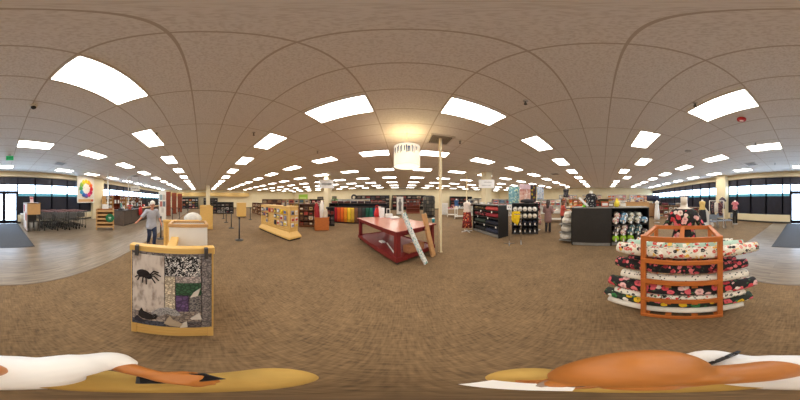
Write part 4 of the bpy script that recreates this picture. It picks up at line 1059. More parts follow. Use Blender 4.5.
PK = [(236, 196, 40), (240, 214, 90), (236, 232, 224), (90, 110, 160), (150, 150, 170), (200, 70, 60), (60, 60, 66), (226, 200, 160)]
for r_, z in enumerate((1.28, 1.02, 0.76)):
    for k in range(9):
        if (k in (3, 4) and r_ != 0) or (r_ == 2 and k < 2): continue
        x = -uw + 0.2 + k * (2 * uw - 0.4) / 8
        if k >= 5: c = PK[0] if r_ == 0 and k > 6 else rn.choice(PK[2:5] + [PK[6]])
        else: c = rn.choice([PK[5], PK[6], PK[2], PK[7]])
        packet('packet on the long slatwall side, %s row down, %s from the far left end' % (ORD[r_], ORD[k]), SC + Vector((x, -ud - 0.014, z + rn.uniform(-0.02, 0.02))), 0, rn.uniform(0.13, 0.2), rn.uniform(0.16, 0.22), mat(c, 0.5), mat(rn.choice(PK), 0.4))
for r_, z in enumerate((1.22, 0.95, 0.72)):
    for k in range(2):
        packet('pale packet on the short end of the slatwall, %s row down, %s one' % (ORD[r_], ('left', 'right')[k]), SC + Vector((uw + 0.014, -0.1 + 0.2 * k, z)), PI / 2, 0.14, 0.17, mat(rn.choice([PK[2], PK[4], PK[7]]), 0.5), mat(rn.choice(PK), 0.4))
v = thing('sign_holder', 'small dark sign holder on top of the slatwall display', 'sign', SC + Vector((0.75, -0.1, 1.4)), -0.7)
obj('holder', MB().box(-0.15, 0.15, 0, 0.02, 0.02, 0.2, 0.004), M_DKGREY, v); obj('card', MB().box(-0.12, 0.12, -0.005, 0, 0.05, 0.17), M_PAPER, v); obj('foot', MB().box(-0.16, 0.16, -0.05, 0.06, 0, 0.02), M_BLACK, v)

# ---- dark shelf with goods and the orange crate of fabric
p = pol(308.5, 7.6); rz = face(p)
filled_wall('goods_shelf', 'dark brown shelf of craft goods between slatwall island and orange crate', 'dark brown craft shelf', p, rz, 1.15, 0.45, 1.42, (0.45, 0.75, 1.05), 4, W_BROWN, [(236, 228, 214), (60, 50, 46), (226, 214, 190), (170, 70, 60), (110, 80, 60), (200, 170, 110)], hh=(0.15, 0.22))
p = fl(322, 231); rz = face(p) + 0.12
t = thing('fabric_crate', 'open orange wooden crate holding upright fabric pieces', 'crate', p, rz)
obj('front_panel', MB().box(-0.37, 0.37, 0, 0.03, 0.03, 0.70, 0.005), W_ORANGE, t)
for s in (-1, 1): obj('side_panel', MB().box(s * 0.355 - 0.015, s * 0.355 + 0.015, 0, 0.6, 0.03, 0.70), W_ORANGE, t)
obj('back_panel', MB().box(-0.37, 0.37, 0.57, 0.6, 0.03, 1.0), W_ORANGE, t); obj('bottom', MB().box(-0.36, 0.36, 0.02, 0.58, 0.03, 0.08), W_ORANGE, t)
obj('rim', MB().box(-0.39, 0.39, -0.015, 0.035, 0.69, 0.73, 0.004), W_ORANGE, t)
for k, (x, y, h, c, lab, tl) in enumerate(((-0.2, 0.2, 1.5, (150, 36, 40), 'dark red fabric piece standing in the orange crate', 0.08), (-0.02, 0.3, 1.62, (232, 224, 212), 'white fabric piece standing tallest in the orange crate', -0.05), (0.12, 0.22, 1.15, (206, 190, 170), 'beige fabric piece at the right of the orange crate', -0.12))):
    q = loc(p, rz, x, y, 0.085)
    v = thing('fabric_piece', lab, 'fabric bolt', q, rz, 'fabric pieces in the orange crate')
    rings = []
    for f in (0, 0.3, 0.6, 0.85, 1):
        rr = (0.12, 0.13, 0.13, 0.11, 0.05)[(0, 0.3, 0.6, 0.85, 1).index(f)]
        rings.append([(rr * math.cos(a * PI / 8) * (1 + 0.1 * math.cos(3 * a)) + tl * f * -1, rr * 0.6 * math.sin(a * PI / 8), (h - 0.09) * f) for a in range(16)])
    obj('cloth', MB().loft(rings), mat(c, 0.85), v); obj('board', MB().box(-0.08 - tl, 0.08 - tl, -0.01, 0.01, h - 0.12, h - 0.06), M_CORE, v)
p = pol(330.3, 7.9); rz = face(p)
filled_wall('goods_shelf', 'low dark shelf with trims between orange crate and rainbow fabric', 'low trim shelf', p, rz, 0.5, 0.4, 1.2, (0.4, 0.75), 2, M_BLACK, P_BOOK + P_DARK, hh=(0.15, 0.25))

# ---- rainbow fabric wall
p = Vector((-3.05, 8.15, 0)); rz = 0.12
t = gondola('felt_rack', 'dark rack with felt lengths hanging in rainbow order', p, rz, 4.1, 0.6, 1.42, [1.2], M_BLACK, mat((70, 50, 44), 0.6), 'fabric rack')
rain = [(196, 34, 44, 'red'), (180, 28, 40, 'dark red'), (224, 84, 40, 'red-orange'), (236, 110, 36, 'orange'), (240, 150, 40, 'amber'), (244, 200, 50, 'yellow'), (214, 170, 60, 'mustard'), (120, 80, 60, 'brown'), (70, 60, 56, 'dark grey'), (44, 54, 50, 'charcoal'), (26, 84, 62, 'dark green'), (24, 100, 84, 'teal green'), (30, 60, 96, 'navy'), (60, 50, 110, 'violet'), (90, 50, 104, 'purple')]
for k, (r_, g_, b_, nm) in enumerate(rain):
    x = -1.92 + 3.84 * (k + 0.5) / 15
    v = thing('felt_length', nm + ' felt length hanging on the rainbow rack', 'fabric length', loc(p, rz, x, -0.03, 0.1), rz, 'felt lengths in rainbow order')
    rings = []
    for z in (0, 0.35, 0.7, 1.02):
        rings.append([(0.115 * math.cos(a * PI / 10), 0.03 * math.sin(a * PI / 10) - 0.012 * math.cos(3 * a * PI / 5 + z), z) for a in range(20)])
    obj('felt', MB().loft(rings), mat((r_, g_, b_), 0.9), v); obj('hanger_clip', MB().box(-0.1, 0.1, -0.02, 0.04, 1.02, 1.06), M_DKGREY, v)
for k in range(8):
    roll_end('%s dark trim roll from the left lying on top of the rainbow felt rack' % ORD[k], mat(rn.choice([(70, 44, 44), (96, 60, 50), (50, 46, 52), (130, 70, 60)]), 0.8), loc(p, rz, -1.75 + 0.5 * k, 0.3, 1.5), rz, 0.08, 0.44, 'trim rolls on the rainbow rack', lie=True)
# ================================================================ RIGHT-HAND SIDE OF THE SHOP
M_CHAR = mat((36, 33, 30), 0.5, var=0.15)
M_BASEGREY = mat((128, 126, 120), 0.5)
# ---- open black shelving with lying rolls (faces the red table)
p = (3.62, 4.82); rz = -PI / 2
gondola('black_shelving', 'black shelving unit of folded fabric with a white mannequin at its far end', p, rz, 1.97, 0.6, 1.44, [0.5, 0.85, 1.15], M_BLACK, M_DKGREY, mk=M_BASEGREY)
rn = random.Random(31)
FL_DK1 = floral((40, 40, 34), [(150, 120, 60), (190, 160, 110), (90, 60, 40)], 14, 0.4, (60, 80, 50), 'dark_print')
FL_DK2 = floral((50, 24, 30), [(190, 60, 80), (220, 150, 140), (130, 40, 50)], 14, 0.42, (60, 60, 50), 'wine_print')
M_NAVY = mat((34, 36, 50), 0.85)
lying = [(1.20, [(FL_DK1, 'dark gold-print'), (mat((206, 84, 80), 0.85), 'coral red')]), (0.9, [(FL_DK2, 'wine red print'), (mat((150, 44, 54), 0.85), 'deep red')]),
         (0.55, [(mat((60, 70, 60), 0.85), 'dark green'), (M_NAVY, 'navy')]), (0.17, [(mat((44, 44, 46), 0.85), 'charcoal'), (mat((50, 54, 74), 0.85), 'dark blue')])]
for zi, (z, ms_) in enumerate(lying):
    for k, (m, nm) in enumerate(ms_):
        for j in range(2):
            roll_end('%s roll, %s one on the %s level of the open black shelving' % (nm, ('front', 'back')[j], ('top', 'third', 'second', 'floor')[zi]), m, loc(p, rz, -0.47 + 0.94 * k, 0.13 + 0.22 * j, z + 0.06 + (0.02 * j)), rz, 0.09, 0.86, 'rolls on the black shelving', lie=True)
for k in range(7):
    q = loc(p, rz, -0.8 + 0.27 * k, 0.005, (0.5, 0.85, 1.15)[k % 3] - 0.045)
    solo('price_tag', MB().box(-0.035, 0.035, -0.006, 0, -0.03, 0.05), M_PAPER, 'white price tag on the shelf edge, %s along the black shelving from its far end' % ORD[k], 'price tag', q, rz, 'price tags on the black shelving')
for k, (x, lab) in enumerate(((-0.5, 'small white box on top of the black shelving under the white sign'), (0.05, 'small grey box on top of the black shelving near the sign'))):
    carton('top_box', lab, 'box', loc(p, rz, x, 0.3, 1.445), rz, 0.2, 0.14, 0.1, (M_WHITE, M_GREY)[k])
# mannequin with the long orange-red skirt
p = fl(467, 231.5)
dress_form('white dress form in a long orange-red patterned skirt at the end of black shelves', p, face(p), 1.62, mat((232, 214, 200), 0.8), M_FORM, skirt=(floral((120, 40, 36), [(226, 110, 60), (236, 160, 110), (196, 50, 44), (60, 30, 34)], 12, 0.46, (80, 50, 40), 'skirt_print'), 0.22), base='legs', s=0.92)
# chrome sign stand and rack with the yellow cloth
p = fl(509.3, 243.5)
v = thing('sign_stand', 'slim chrome stand holding a small white card with two dark spots', 'sign', p, face(p))
obj('upright', MB().box(-0.015, 0.015, -0.015, 0.015, 0.015, 1.42), M_CHROME, v); obj('foot', MB().box(-0.02, 0.02, -0.28, 0.28, 0, 0.015).box(-0.2, 0.2, -0.02, 0.02, 0, 0.012), M_STEEL, v)
obj('card', MB().box(-0.09, 0.09, -0.03, -0.016, 1.30, 1.48), M_PAPER, v)
for s in (-1, 1): obj('printed_spot', MB().ball((s * 0.035, -0.031, 1.39), 0.02, 0.003, 0.022), mat((70, 50, 90), 0.6), v)
p2 = fl(521, 242.5)
v = thing('garment_rack', 'chrome rack post beside the white card stand', 'garment rack', p2, face(p2))
obj('upright', MB().box(-0.014, 0.014, -0.014, 0.014, 0.015, 1.12), M_CHROME, v); obj('foot', MB().box(-0.02, 0.02, -0.28, 0.28, 0, 0.015), M_STEEL, v); obj('arm', MB().box(-0.25, 0.0, -0.012, 0.012, 1.1, 1.13), M_CHROME, v)
q = pol(515.6, 5.0, 0)
v = thing('yellow_cloth', 'bright yellow cloth draped between the two chrome posts', 'cloth', (q.x, q.y, 0.72), face(q))
rings = []
for f, w in ((0, 0.11), (0.25, 0.15), (0.6, 0.17), (0.9, 0.17), (1, 0.14)):
    rings.append([(w * math.cos(a * PI / 12) + 0.05 * (f - 0.5), 0.05 * math.sin(a * PI / 12) + 0.025 * math.cos(a * PI / 2 + 2 * f), 0.48 * f - 0.08 * (1 - f) * math.cos(a * PI / 12)) for a in range(24)])
obj('drape', MB().loft(rings), mat((240, 200, 24), 0.8), v); obj('hanger', MB().tube([(-0.14, 0, 0.46), (0, 0, 0.54), (0.14, 0, 0.46)], 0.008), M_CHROME, v)
# black rack of white, cream and dark rolls
p = pol(525, 5.95); rz = face(p)
gondola('roll_rack', 'black rack with cream and tagged dark rolls behind the yellow cloth', p, rz, 1.2, 0.5, 1.5, [0.45, 0.78, 1.1], M_BLACK, M_DKGREY, 'fabric rack')
for zi, (z, m, nm) in enumerate(((0.22, M_BLACK, 'black tagged'), (0.56, M_NAVY, 'dark navy tagged'), (0.9, mat((232, 222, 204), 0.85), 'cream'), (1.22, mat((238, 232, 222), 0.85), 'white'))):
    for k in range(5):
        roll_end('%s roll end, %s from the left on its shelf behind the yellow cloth' % (nm, ORD[k]), m, loc(p, rz, -0.46 + 0.23 * k, 0.14, z), rz, 0.1, 0.42, 'roll ends behind the yellow cloth', M_PAPER if zi < 2 else None)
solo('dark_cushion', MB().lathe([(0.05, 0), (0.3, 0.03), (0.34, 0.1), (0.28, 0.17), (0.05, 0.2)], sy=0.6), mat((44, 42, 46), 0.8), 'dark cushion lying on top of the black rack with cream rolls', 'cushion', loc(p, rz, 0.1, 0.25, 1.5), rz)
# tall display cloths on stands behind
def cloth_stand(lab, px, d, w, z0, z1, m, m2=None):
    p = pol(px, d); v = thing('display_cloth', lab, 'display cloth', p, face(p), 'tall display cloths above the racks')
    pts = [(-w / 2 + w * k / 12, 0.02 * math.sin(k * 1.3)) for k in range(13)]
    b = MB(); poly = pts + [(x, y + 0.02) for x, y in reversed(pts)]
    b.prism(poly, z0, z1); obj('cloth', b, m, v)
    if m2: obj('yoke', MB().box(-w * 0.5, w * 0.5, -0.05, -0.03, z1 - 0.3, z1 + 0.03, 0.01), m2, v)
    obj('crossbar', MB().cyl((-w / 2 - 0.03, 0.05, z1), (w / 2 + 0.03, 0.05, z1), 0.015, seg=8), M_LGREY, v)
    obj('pole', MB().cyl((0, 0.06, 0.02), (0, 0.06, z1), 0.02, seg=8), M_LGREY, v); obj('foot', MB().box(-0.25, 0.25, -0.15, 0.25, 0, 0.02), M_DKGREY, v)
cloth_stand('pale teal and yellow flowered cloth displayed high, first of the tall cloths', 514, 8.6, 0.72, 1.35, 2.55, floral((120, 168, 178), [(214, 220, 160), (190, 214, 210), (90, 140, 160)], 9, 0.45, (150, 180, 150), 'teal_yellow'))
cloth_stand('pink and peach cloth displayed high beside the teal one', 525, 8.3, 0.72, 1.4, 2.66, floral((224, 178, 160), [(236, 206, 196), (206, 140, 130), (240, 222, 212)], 7, 0.48, (216, 160, 146), 'peach_print'), mat((226, 196, 206), 0.8))
cloth_stand('dark grey and olive cloth displayed high beside the pink one', 531.8, 8.8, 0.6, 1.4, 2.7, floral((58, 54, 60), [(180, 160, 50), (70, 66, 74), (120, 60, 60)], 6, 0.45, (90, 86, 50), 'olive_print'))
cloth_stand('pale blue and white cloth displayed high above the seated tables', 540.5, 10.5, 0.55, 1.7, 2.75, floral((196, 206, 214), [(226, 228, 226), (120, 150, 190), (210, 180, 190)], 9, 0.42, (150, 170, 190), 'pale_blue_print'))
p = pol(537, 6.9); dress_form('dress form in red and pink print beside the rack of cream rolls', p, face(p), 1.62, FL_DK2, M_FORM, skirt=(floral((214, 190, 170), [(190, 60, 60), (226, 150, 140), (120, 90, 70)], 10, 0.42, (130, 110, 90), 'pink_skirt'), 0.3), s=0.9)
p = pol(566, 9.4); dress_form('dark blouse on a tall dress form rising over the tables', p, face(p), 2.55, floral((40, 38, 42), [(80, 78, 84), (110, 100, 96)], 12, 0.4, (60, 60, 60), 'dark_blouse'), M_FORM)
# ---- big black cabinet back, and the shelving joined to it full of roll ends
p = (4.35, 0.37); rz = -PI / 2
t = gondola('black_cabinet', 'wide black panelled cabinet back with grey base and grey top', p, rz, 1.32, 0.9, 1.39, [], M_CHAR, M_CHAR, 'cabinet', back=True, mk=M_BASEGREY)
obj('front_panel', MB().box(-0.645, 0.645, 0.0, 0.03, 0.12, 1.36), M_CHAR, t)
p = (4.38, -1.0); rz = -PI / 2
gondola('roll_shelving', 'black shelving filled with rows of patterned and lime green roll ends', p, rz, 1.36, 0.9, 1.39, [0.42, 0.78], M_BLACK, M_DKGREY, mk=M_BASEGREY)
FL_A = floral((206, 190, 176), [(170, 90, 100), (120, 130, 150), (230, 222, 210)], 12, 0.45, (120, 110, 100), 'pale_pink_print')
FL_B = floral((90, 140, 176), [(220, 226, 226), (60, 90, 130), (190, 206, 210)], 12, 0.45, (60, 110, 130), 'blue_print')
FL_C = floral((190, 190, 176), [(70, 66, 66), (226, 222, 210), (130, 150, 140)], 12, 0.42, (90, 90, 80), 'grey_print')
FL_D = floral((70, 64, 66), [(210, 190, 170), (170, 140, 130), (60, 50, 54)], 12, 0.42, (70, 70, 66), 'brown_print')
FL_T = floral((60, 90, 96), [(200, 210, 200), (40, 50, 56), (120, 150, 150)], 12, 0.42, (50, 80, 80), 'dark_teal_print')
M_LIME = mat((132, 172, 30), 0.8, var=0.15)
rowsm = [(1.03, 0.115, [(FL_A, 'pink print'), (FL_B, 'blue print'), (FL_C, 'grey print'), (FL_C, 'grey print'), (FL_B, 'blue print')]),
         (0.60, 0.105, [(FL_D, 'brown print'), (FL_A, 'pink print'), (FL_T, 'teal print'), (FL_T, 'teal print'), (FL_D, 'brown print')]),
         (0.255, 0.115, [(M_LIME, 'lime green'), (M_LIME, 'lime green'), (M_LIME, 'lime green'), (M_BLACK, 'black'), (M_BLACK, 'black')])]
for zi, (z, r, ms_) in enumerate(rowsm):
    for k, (m, nm) in enumerate(ms_):
        for j in range(2):
            if zi == 2 and j: continue
            dx = (0.0, 0.07)[j]; dz = (0, 0.165)[j]
            if j and k == 4: continue
            roll_end('%s roll, %s from the left in the %s%s row of the roll shelving' % (nm, ORD[k], ('top', 'middle', 'bottom')[zi], (' lower', ' upper')[j] if zi < 2 else ''), m, loc(p, rz, -0.53 + 0.262 * k + dx, 0.22 + 0.05 * j, z - (0.13 if zi < 2 else 0) + dz + 0.03), rz, r * (0.95 if zi < 2 else 1), 0.6, 'roll ends in the black shelving', M_PAPER)
# white batting piled on the open end shelf of the cabinet
v = thing('end_shelf', 'grey low end shelf at the left end of the black cabinet', 'shelf', (4.65, 1.08, 0), 0)
obj('upright', MB().box(-0.2, 0.55, 0.0, 0.02, 0.0, 1.2), M_CHAR, v)
for z in (0.12, 0.42, 0.74): obj('shelf', MB().box(-0.18, 0.55, 0.02, 0.5, z - 0.02, z), M_BASEGREY, v)
for k, (z, lab) in enumerate(((0.12, 'lowest and largest white batting bag on the end shelf of the black cabinet'), (0.42, 'middle white batting bag on the end shelf'), (0.74, 'upper white batting bag on the end shelf'), (0.96, 'topmost folded white batting bag over the end shelf'))):
    o = thing('batting_bag', lab, 'bag', (4.83, 1.35 - 0.02 * k, z), 0, 'white batting bags')
    w = (0.3, 0.27, 0.26, 0.2)[k]
    obj('bag', MB().lathe([(0.6 * w, 0), (w, 0.05), (w * 1.02, 0.14), (w * 0.8, 0.22), (0.2 * w, 0.24)], sx=1.1, sy=0.95), mat((224, 218, 206), 0.5), o)
    obj('label_card', MB().box(-w * 1.16, -w * 1.1, -0.08, 0.08, 0.05, 0.15), mat((196, 190, 180), 0.6), o)
# on top of the cabinet: bust with dotted blouse, white roll, green cloth
q = (4.85, 0.42)
v = thing('bust_form', 'bust form in a black blouse with white dots on the black cabinet', 'mannequin', (q[0], q[1], 1.39), -PI / 2)
g = MB().lathe([(0.15, 0.02), (0.135, 0.12), (0.15, 0.26), (0.17, 0.36), (0.155, 0.44), (0.1, 0.49), (0.055, 0.52), (0.05, 0.6)], sx=1.15, sy=0.8); obj('torso', g, M_FORM, v)
mb_ = dots((34, 32, 38), (216, 212, 206), 17, 0.27, 'dotted_blouse')
obj('blouse', MB().lathe([(0.19, 0.0), (0.165, 0.1), (0.165, 0.24), (0.186, 0.36), (0.172, 0.44), (0.12, 0.495), (0.075, 0.51)], sx=1.15, sy=0.85), mb_, v)
for s in (-1, 1):
    rings = [[(s * (0.16 + 0.12 * f) + 0.07 * math.cos(a * PI / 6) * 0.7, 0.07 * math.sin(a * PI / 6), 0.42 - 0.2 * f + 0.04 * math.cos(a * PI / 6) * -s) for a in range(12)] for f in (0, 0.5, 1)]
    obj('sleeve', MB().loft(rings), mb_, v)
obj('foot', MB().cyl((0, 0, 0), (0, 0, 0.03), 0.12), M_LGREY, v)
v = thing('white_tube', 'white cardboard tube leaning on the dotted bust', 'tube', (4.5, 0.72, 1.42), 0)
obj('tube', MB().cyl((-0.02, -0.22, 0.0), (0.1, 0.1, 0.3), 0.045), M_PAPER, v); obj('tube_cap', MB().cyl((0.1, 0.1, 0.3), (0.104, 0.112, 0.311), 0.047), M_WHITE, v)
solo('green_cloth', MB().lathe([(0.14, 0), (0.17, 0.03), (0.1, 0.09), (0.02, 0.1)], sy=0.6), mat((130, 200, 60), 0.8), 'small heap of lime green cloth on the black cabinet', 'cloth', (4.6, 0.62, 1.39))
q = pol(616.8, 4.75)
v = thing('yellow_vase', 'yellow bottle-shaped vase on top of the roll shelving', 'vase', (q.x, q.y, 1.39), 0)
obj('body', MB().lathe([(0.06, 0), (0.1, 0.04), (0.105, 0.16), (0.06, 0.25), (0.035, 0.3)]), mat((232, 208, 60), 0.4), v); obj('lip', MB().lathe([(0.035, 0.3), (0.045, 0.33), (0.03, 0.335)]), mat((240, 224, 120), 0.4), v)
for k, (px, c, lab, w, h) in enumerate(((605, (196, 90, 50), 'orange and red box on the cabinet top behind the yellow vase', 0.3, 0.2), (611, (110, 90, 60), 'brown basket-like box next to the yellow vase', 0.22, 0.16), (623, (226, 216, 200), 'white box to the side of the yellow vase', 0.24, 0.14))):
    q = pol(px, 5.05); carton('top_box', lab, 'box', (q.x, q.y, 1.39), face(q), w, 0.14, h, mat(c, 0.6))
# ---- tables with white goods and shoppers' area in the middle distance
def work_table(lab, px, d, w, dp, h, m, rz=None, group='tables in the middle of the shop'):
    p = pol(px, d); rz = face(p) if rz is None else rz
    v = thing('work_table', lab, 'table', p, rz, group)
    obj('table_top', MB().box(-w / 2, w / 2, 0, dp, h - 0.04, h, 0.005), m, v)
    for sx in (-1, 1):
        for y in (0.06, dp - 0.06): obj('leg', MB().box(sx * (w / 2 - 0.06) - 0.025, sx * (w / 2 - 0.06) + 0.025, y - 0.025, y + 0.025, 0, h - 0.04), m, v)
    obj('under_shelf', MB().box(-w / 2 + 0.05, w / 2 - 0.05, 0.05, dp - 0.05, 0.2, 0.23), m, v)
    return p, rz, h
PALE = [(236, 228, 214), (226, 206, 190), (214, 150, 150), (190, 60, 56), (240, 236, 228), (206, 180, 140), (120, 140, 160)]
def table_goods(p, rz, h, w, n, name, short, pal, hh=(0.08, 0.25), dp=0.3):
    for k in range(n):
        c = rn.choice(pal)
        carton(name, '%s %s from the left on the %s' % (ORD[k], name.replace('_', ' '), short), 'goods', loc(p, rz, -w / 2 + w * (k + 0.5) / n, dp, h), rz, w / n * 0.75, 0.25, rn.uniform(*hh), mat(c, 0.8), 'goods on the ' + short, mat(rn.choice(pal), 0.8))
a = work_table('white work table beyond the second black shelving, near the shoppers', 559, 9.2, 1.8, 0.8, 0.85, M_WHITE); table_goods(*a, 1.7, 6, 'folded_cloth', 'white table near the shoppers', PALE)
a = work_table('pale table with orange goods behind the two shoppers', 572, 11.0, 2.0, 0.8, 0.9, W_LIGHT); table_goods(*a, 1.9, 6, 'bright_packet', 'pale table behind the shoppers', [(226, 130, 50), (214, 80, 50), (236, 190, 90), (230, 220, 200)], (0.15, 0.4))
a = work_table('dark low bench with goods beside the batting bags', 573, 7.6, 1.5, 0.7, 1.15, M_BLACK); table_goods(*a, 1.4, 5, 'small_tub', 'dark bench behind the batting bags', [(226, 140, 60), (200, 60, 50), (60, 60, 66), (236, 226, 206)], (0.1, 0.25))
a = work_table('white table of folded cloth beyond the round dark rack', 452.5, 12.2, 1.1, 0.7, 0.8, M_WHITE); table_goods(*a, 1.0, 4, 'folded_cloth', 'white table beyond the round dark rack', PALE)
a = work_table('second white table of folded cloth, behind the skirted mannequin', 461, 11.0, 1.2, 0.7, 0.95, M_WHITE); table_goods(*a, 1.1, 4, 'folded_cloth', 'white table behind the skirted mannequin', PALE)
p = fl(444.8, 215); v = thing('white_chest', 'white chest of drawers left of the white cloth tables', 'cabinet', p, face(p))
obj('body', MB().box(-0.34, 0.34, 0, 0.5, 0.03, 1.3, 0.006), M_WHITE, v)
for k in range(4):
    d_ = obj('drawer', MB().box(-0.31, 0.31, -0.015, 0, 0.08 + 0.3 * k, 0.35 + 0.3 * k, 0.004), M_WHITE, v); obj('knob', MB().ball((0, -0.025, 0.22 + 0.3 * k), 0.02), M_GREY, d_)
p = pol(456.5, 12.6); dress_form('blue top on a dress form behind the white cloth tables', p, face(p), 1.75, mat((50, 90, 140), 0.8), M_FORM, s=1.1)
# ---- far front wall
p = Vector((1.2, 20.9, 0)); filled_wall('wall_shelf', 'dark wall shelf with red goods straight ahead on the far wall', 'far wall shelf straight ahead', p, 0, 5.6, 0.5, 2.45, (0.6, 1.1, 1.6, 2.0), 7, M_BLACK, P_DARK + [(170, 50, 46), (196, 180, 150)], group='dark shelves on the far wall', hh=(0.2, 0.34), skip=1, itemname='carton', itemcat='box')
p = Vector((-4.9, 20.9, 0)); filled_wall('wall_shelf', 'dark wall shelf on the far wall behind the red table', 'far wall shelf behind the red table', p, 0, 5.8, 0.5, 2.45, (0.6, 1.1, 1.6, 2.0), 7, M_BLACK, P_DARK, group='dark shelves on the far wall', hh=(0.2, 0.34), skip=1, itemname='carton', itemcat='box')
p = Vector((10.6, 20.9, 0)); filled_wall('wall_shelf', 'dark wall shelf on the far wall seen past the skirted mannequin', 'far wall shelf past the mannequin', p, 0, 4.4, 0.5, 2.3, (0.6, 1.1, 1.6), 5, M_BLACK, P_DARK + [(170, 50, 46)], group='dark shelves on the far wall', hh=(0.2, 0.34), skip=1, itemname='carton', itemcat='box')
p = Vector((14.6, 20.9, 0)); filled_wall('wall_shelf', 'dark wall shelf in the far corner past the hanging white sign', 'far dark corner wall shelf', p, 0, 2.2, 0.5, 2.0, (0.6, 1.1, 1.6), 4, M_BLACK, P_DARK + [(170, 50, 46)], group='dark shelves on the far wall', hh=(0.2, 0.34), skip=1, itemname='carton', itemcat='box')
# banner figure, round dark rack
p = fl(400, 215); v = thing('standing_banner', 'white standing banner with a grey figure, straight behind the red table', 'banner', p, face(p))
obj('panel', MB().box(-0.36, 0.36, 0, 0.03, 0.08, 2.0, 0.005), M_WHITE, v); obj('foot', MB().box(-0.4, 0.4, -0.15, 0.18, 0, 0.08), M_DKGREY, v)
obj('printed_figure', MB().lathe([(0.05, 0.4), (0.16, 0.45), (0.13, 0.9), (0.19, 1.3), (0.1, 1.5), (0.06, 1.55), (0.1, 1.68), (0.03, 1.8)], sy=0.03), mat((120, 116, 116), 0.8), v)
p = fl(429, 217); v = thing('spinner_rack', 'tall dark rounded rack of hanging packets beyond the white pole', 'display rack', p, 0)
obj('drum', MB().lathe([(0.5, 0.12), (0.56, 0.2), (0.56, 1.9), (0.5, 2.02), (0.3, 2.08)], seg=28), M_CHAR, v)
for k in range(6):
    for j in range(5):
        a = face(p) - PI / 2 + (k - 2.5) * 0.42
        obj('packet', MB().box(-0.09, 0.09, -0.03, 0.03, -0.14, 0.14, M=Matrix.Translation((0.575 * math.cos(a), 0.575 * math.sin(a), 0.4 + 0.35 * j)) @ rot(0, 0, a + PI / 2)), mat(rn.choice([(74, 70, 62), (96, 92, 80), (60, 58, 56), (120, 112, 96)]), 0.6), v)
obj('base', MB().lathe([(0.6, 0), (0.6, 0.1), (0.5, 0.12)], seg=28), M_BLACK, v)
p = pol(390, 13.5); v = thing('power_pole', 'thin pale pole far behind the red table with a top arm', 'pole', p, 0)
obj('shaft', MB().box(-0.04, 0.04, -0.04, 0.04, 0.02, CEIL), M_CREAM, v); obj('foot_plate', MB().box(-0.06, 0.06, -0.06, 0.06, 0, 0.02), M_CREAM, v)
p = pol(466.7, 10.2); v = thing('power_pole', 'thin pale pole behind the mannequin in the orange-red skirt', 'pole', p, 0)
obj('shaft', MB().box(-0.035, 0.035, -0.035, 0.035, 0.02, CEIL), M_CREAM, v); obj('foot_plate', MB().box(-0.06, 0.06, -0.06, 0.06, 0, 0.02), M_CREAM, v)
# wreath, lime poster, plant, dark plaques towards the left of the far wall
v = thing('wreath', 'dark round wreath hung on the far wall above the rainbow felt', 'wreath', (-8.7, 21.97, 2.15), 0)
wr = MB()
for k in range(18): wr.ball((0.42 * math.cos(k * PI / 9), -0.05, 0.42 * math.sin(k * PI / 9)), 0.15, 0.06, 0.15, 8, 6)
obj('ring', wr, mat((44, 44, 50), 0.8), v); obj('bow', MB().ball((0, -0.1, -0.4), 0.2, 0.08, 0.1), mat((90, 84, 90), 0.7), v)
for k, (x, c, lab, w, h, z) in enumerate(((-16.4, (50, 44, 40), 'dark plaque on the far wall, left of the cream column', 1.6, 0.9, 1.9), (-12.9, (60, 54, 48), 'second dark plaque on the far wall, behind the white hanging sign', 1.0, 0.8, 2.0), (-6.2, (64, 58, 54), 'small dark plaque on the far wall over the rainbow felt', 0.8, 0.5, 2.1))):
    v = thing('wall_plaque', lab, 'wall sign', (x, 21.97, z), 0, 'plaques on the far wall'); obj('board', MB().box(-w / 2, w / 2, -0.05, 0, -h / 2, h / 2), mat(c, 0.7), v); obj('face_panel', MB().box(-w * 0.4, w * 0.4, -0.06, -0.05, -h * 0.3, h * 0.3), mat((110, 100, 86), 0.7), v)
v = thing('lime_poster', 'lime green poster on the far wall left of the craft shelf', 'poster', (-21.6, 21.97, 2.15), 0)
obj('sheet', MB().box(-1.5, 1.5, -0.03, 0, -0.85, 0.85), mat((150, 190, 60), 0.7), v); obj('pale_band', MB().box(-1.1, 1.1, -0.04, -0.03, -0.3, 0.2), mat((186, 210, 120), 0.7), v)
v = thing('potted_plant', 'leafy green plant standing behind the low trim shelf', 'plant', pol(334.5, 10.0), 0)
obj('pot', MB().lathe([(0.14, 0), (0.2, 0.36), (0.18, 0.36)]), mat((110, 80, 60), 0.7), v); obj('stem', MB().cyl((0, 0, 0.3), (0, 0, 1.3), 0.02), mat((90, 80, 50), 0.8), v)
lf = MB(); r2 = random.Random(4)
for k in range(46):
    a = r2.uniform(0, 6.28); e = r2.uniform(-0.3, 1.2); r = r2.uniform(0.12, 0.42)
    c = Vector((r * math.cos(a) * math.cos(e), r * math.sin(a) * math.cos(e), 1.4 + 0.6 * r * math.sin(e) * 2))
    lf.ball(c, 0.1, 0.04, 0.015, 6, 4, M=rot(r2.uniform(-1, 1), r2.uniform(-1, 1), a))
obj('leaves', lf, mat((90, 130, 60), 0.7, var=0.3), v)
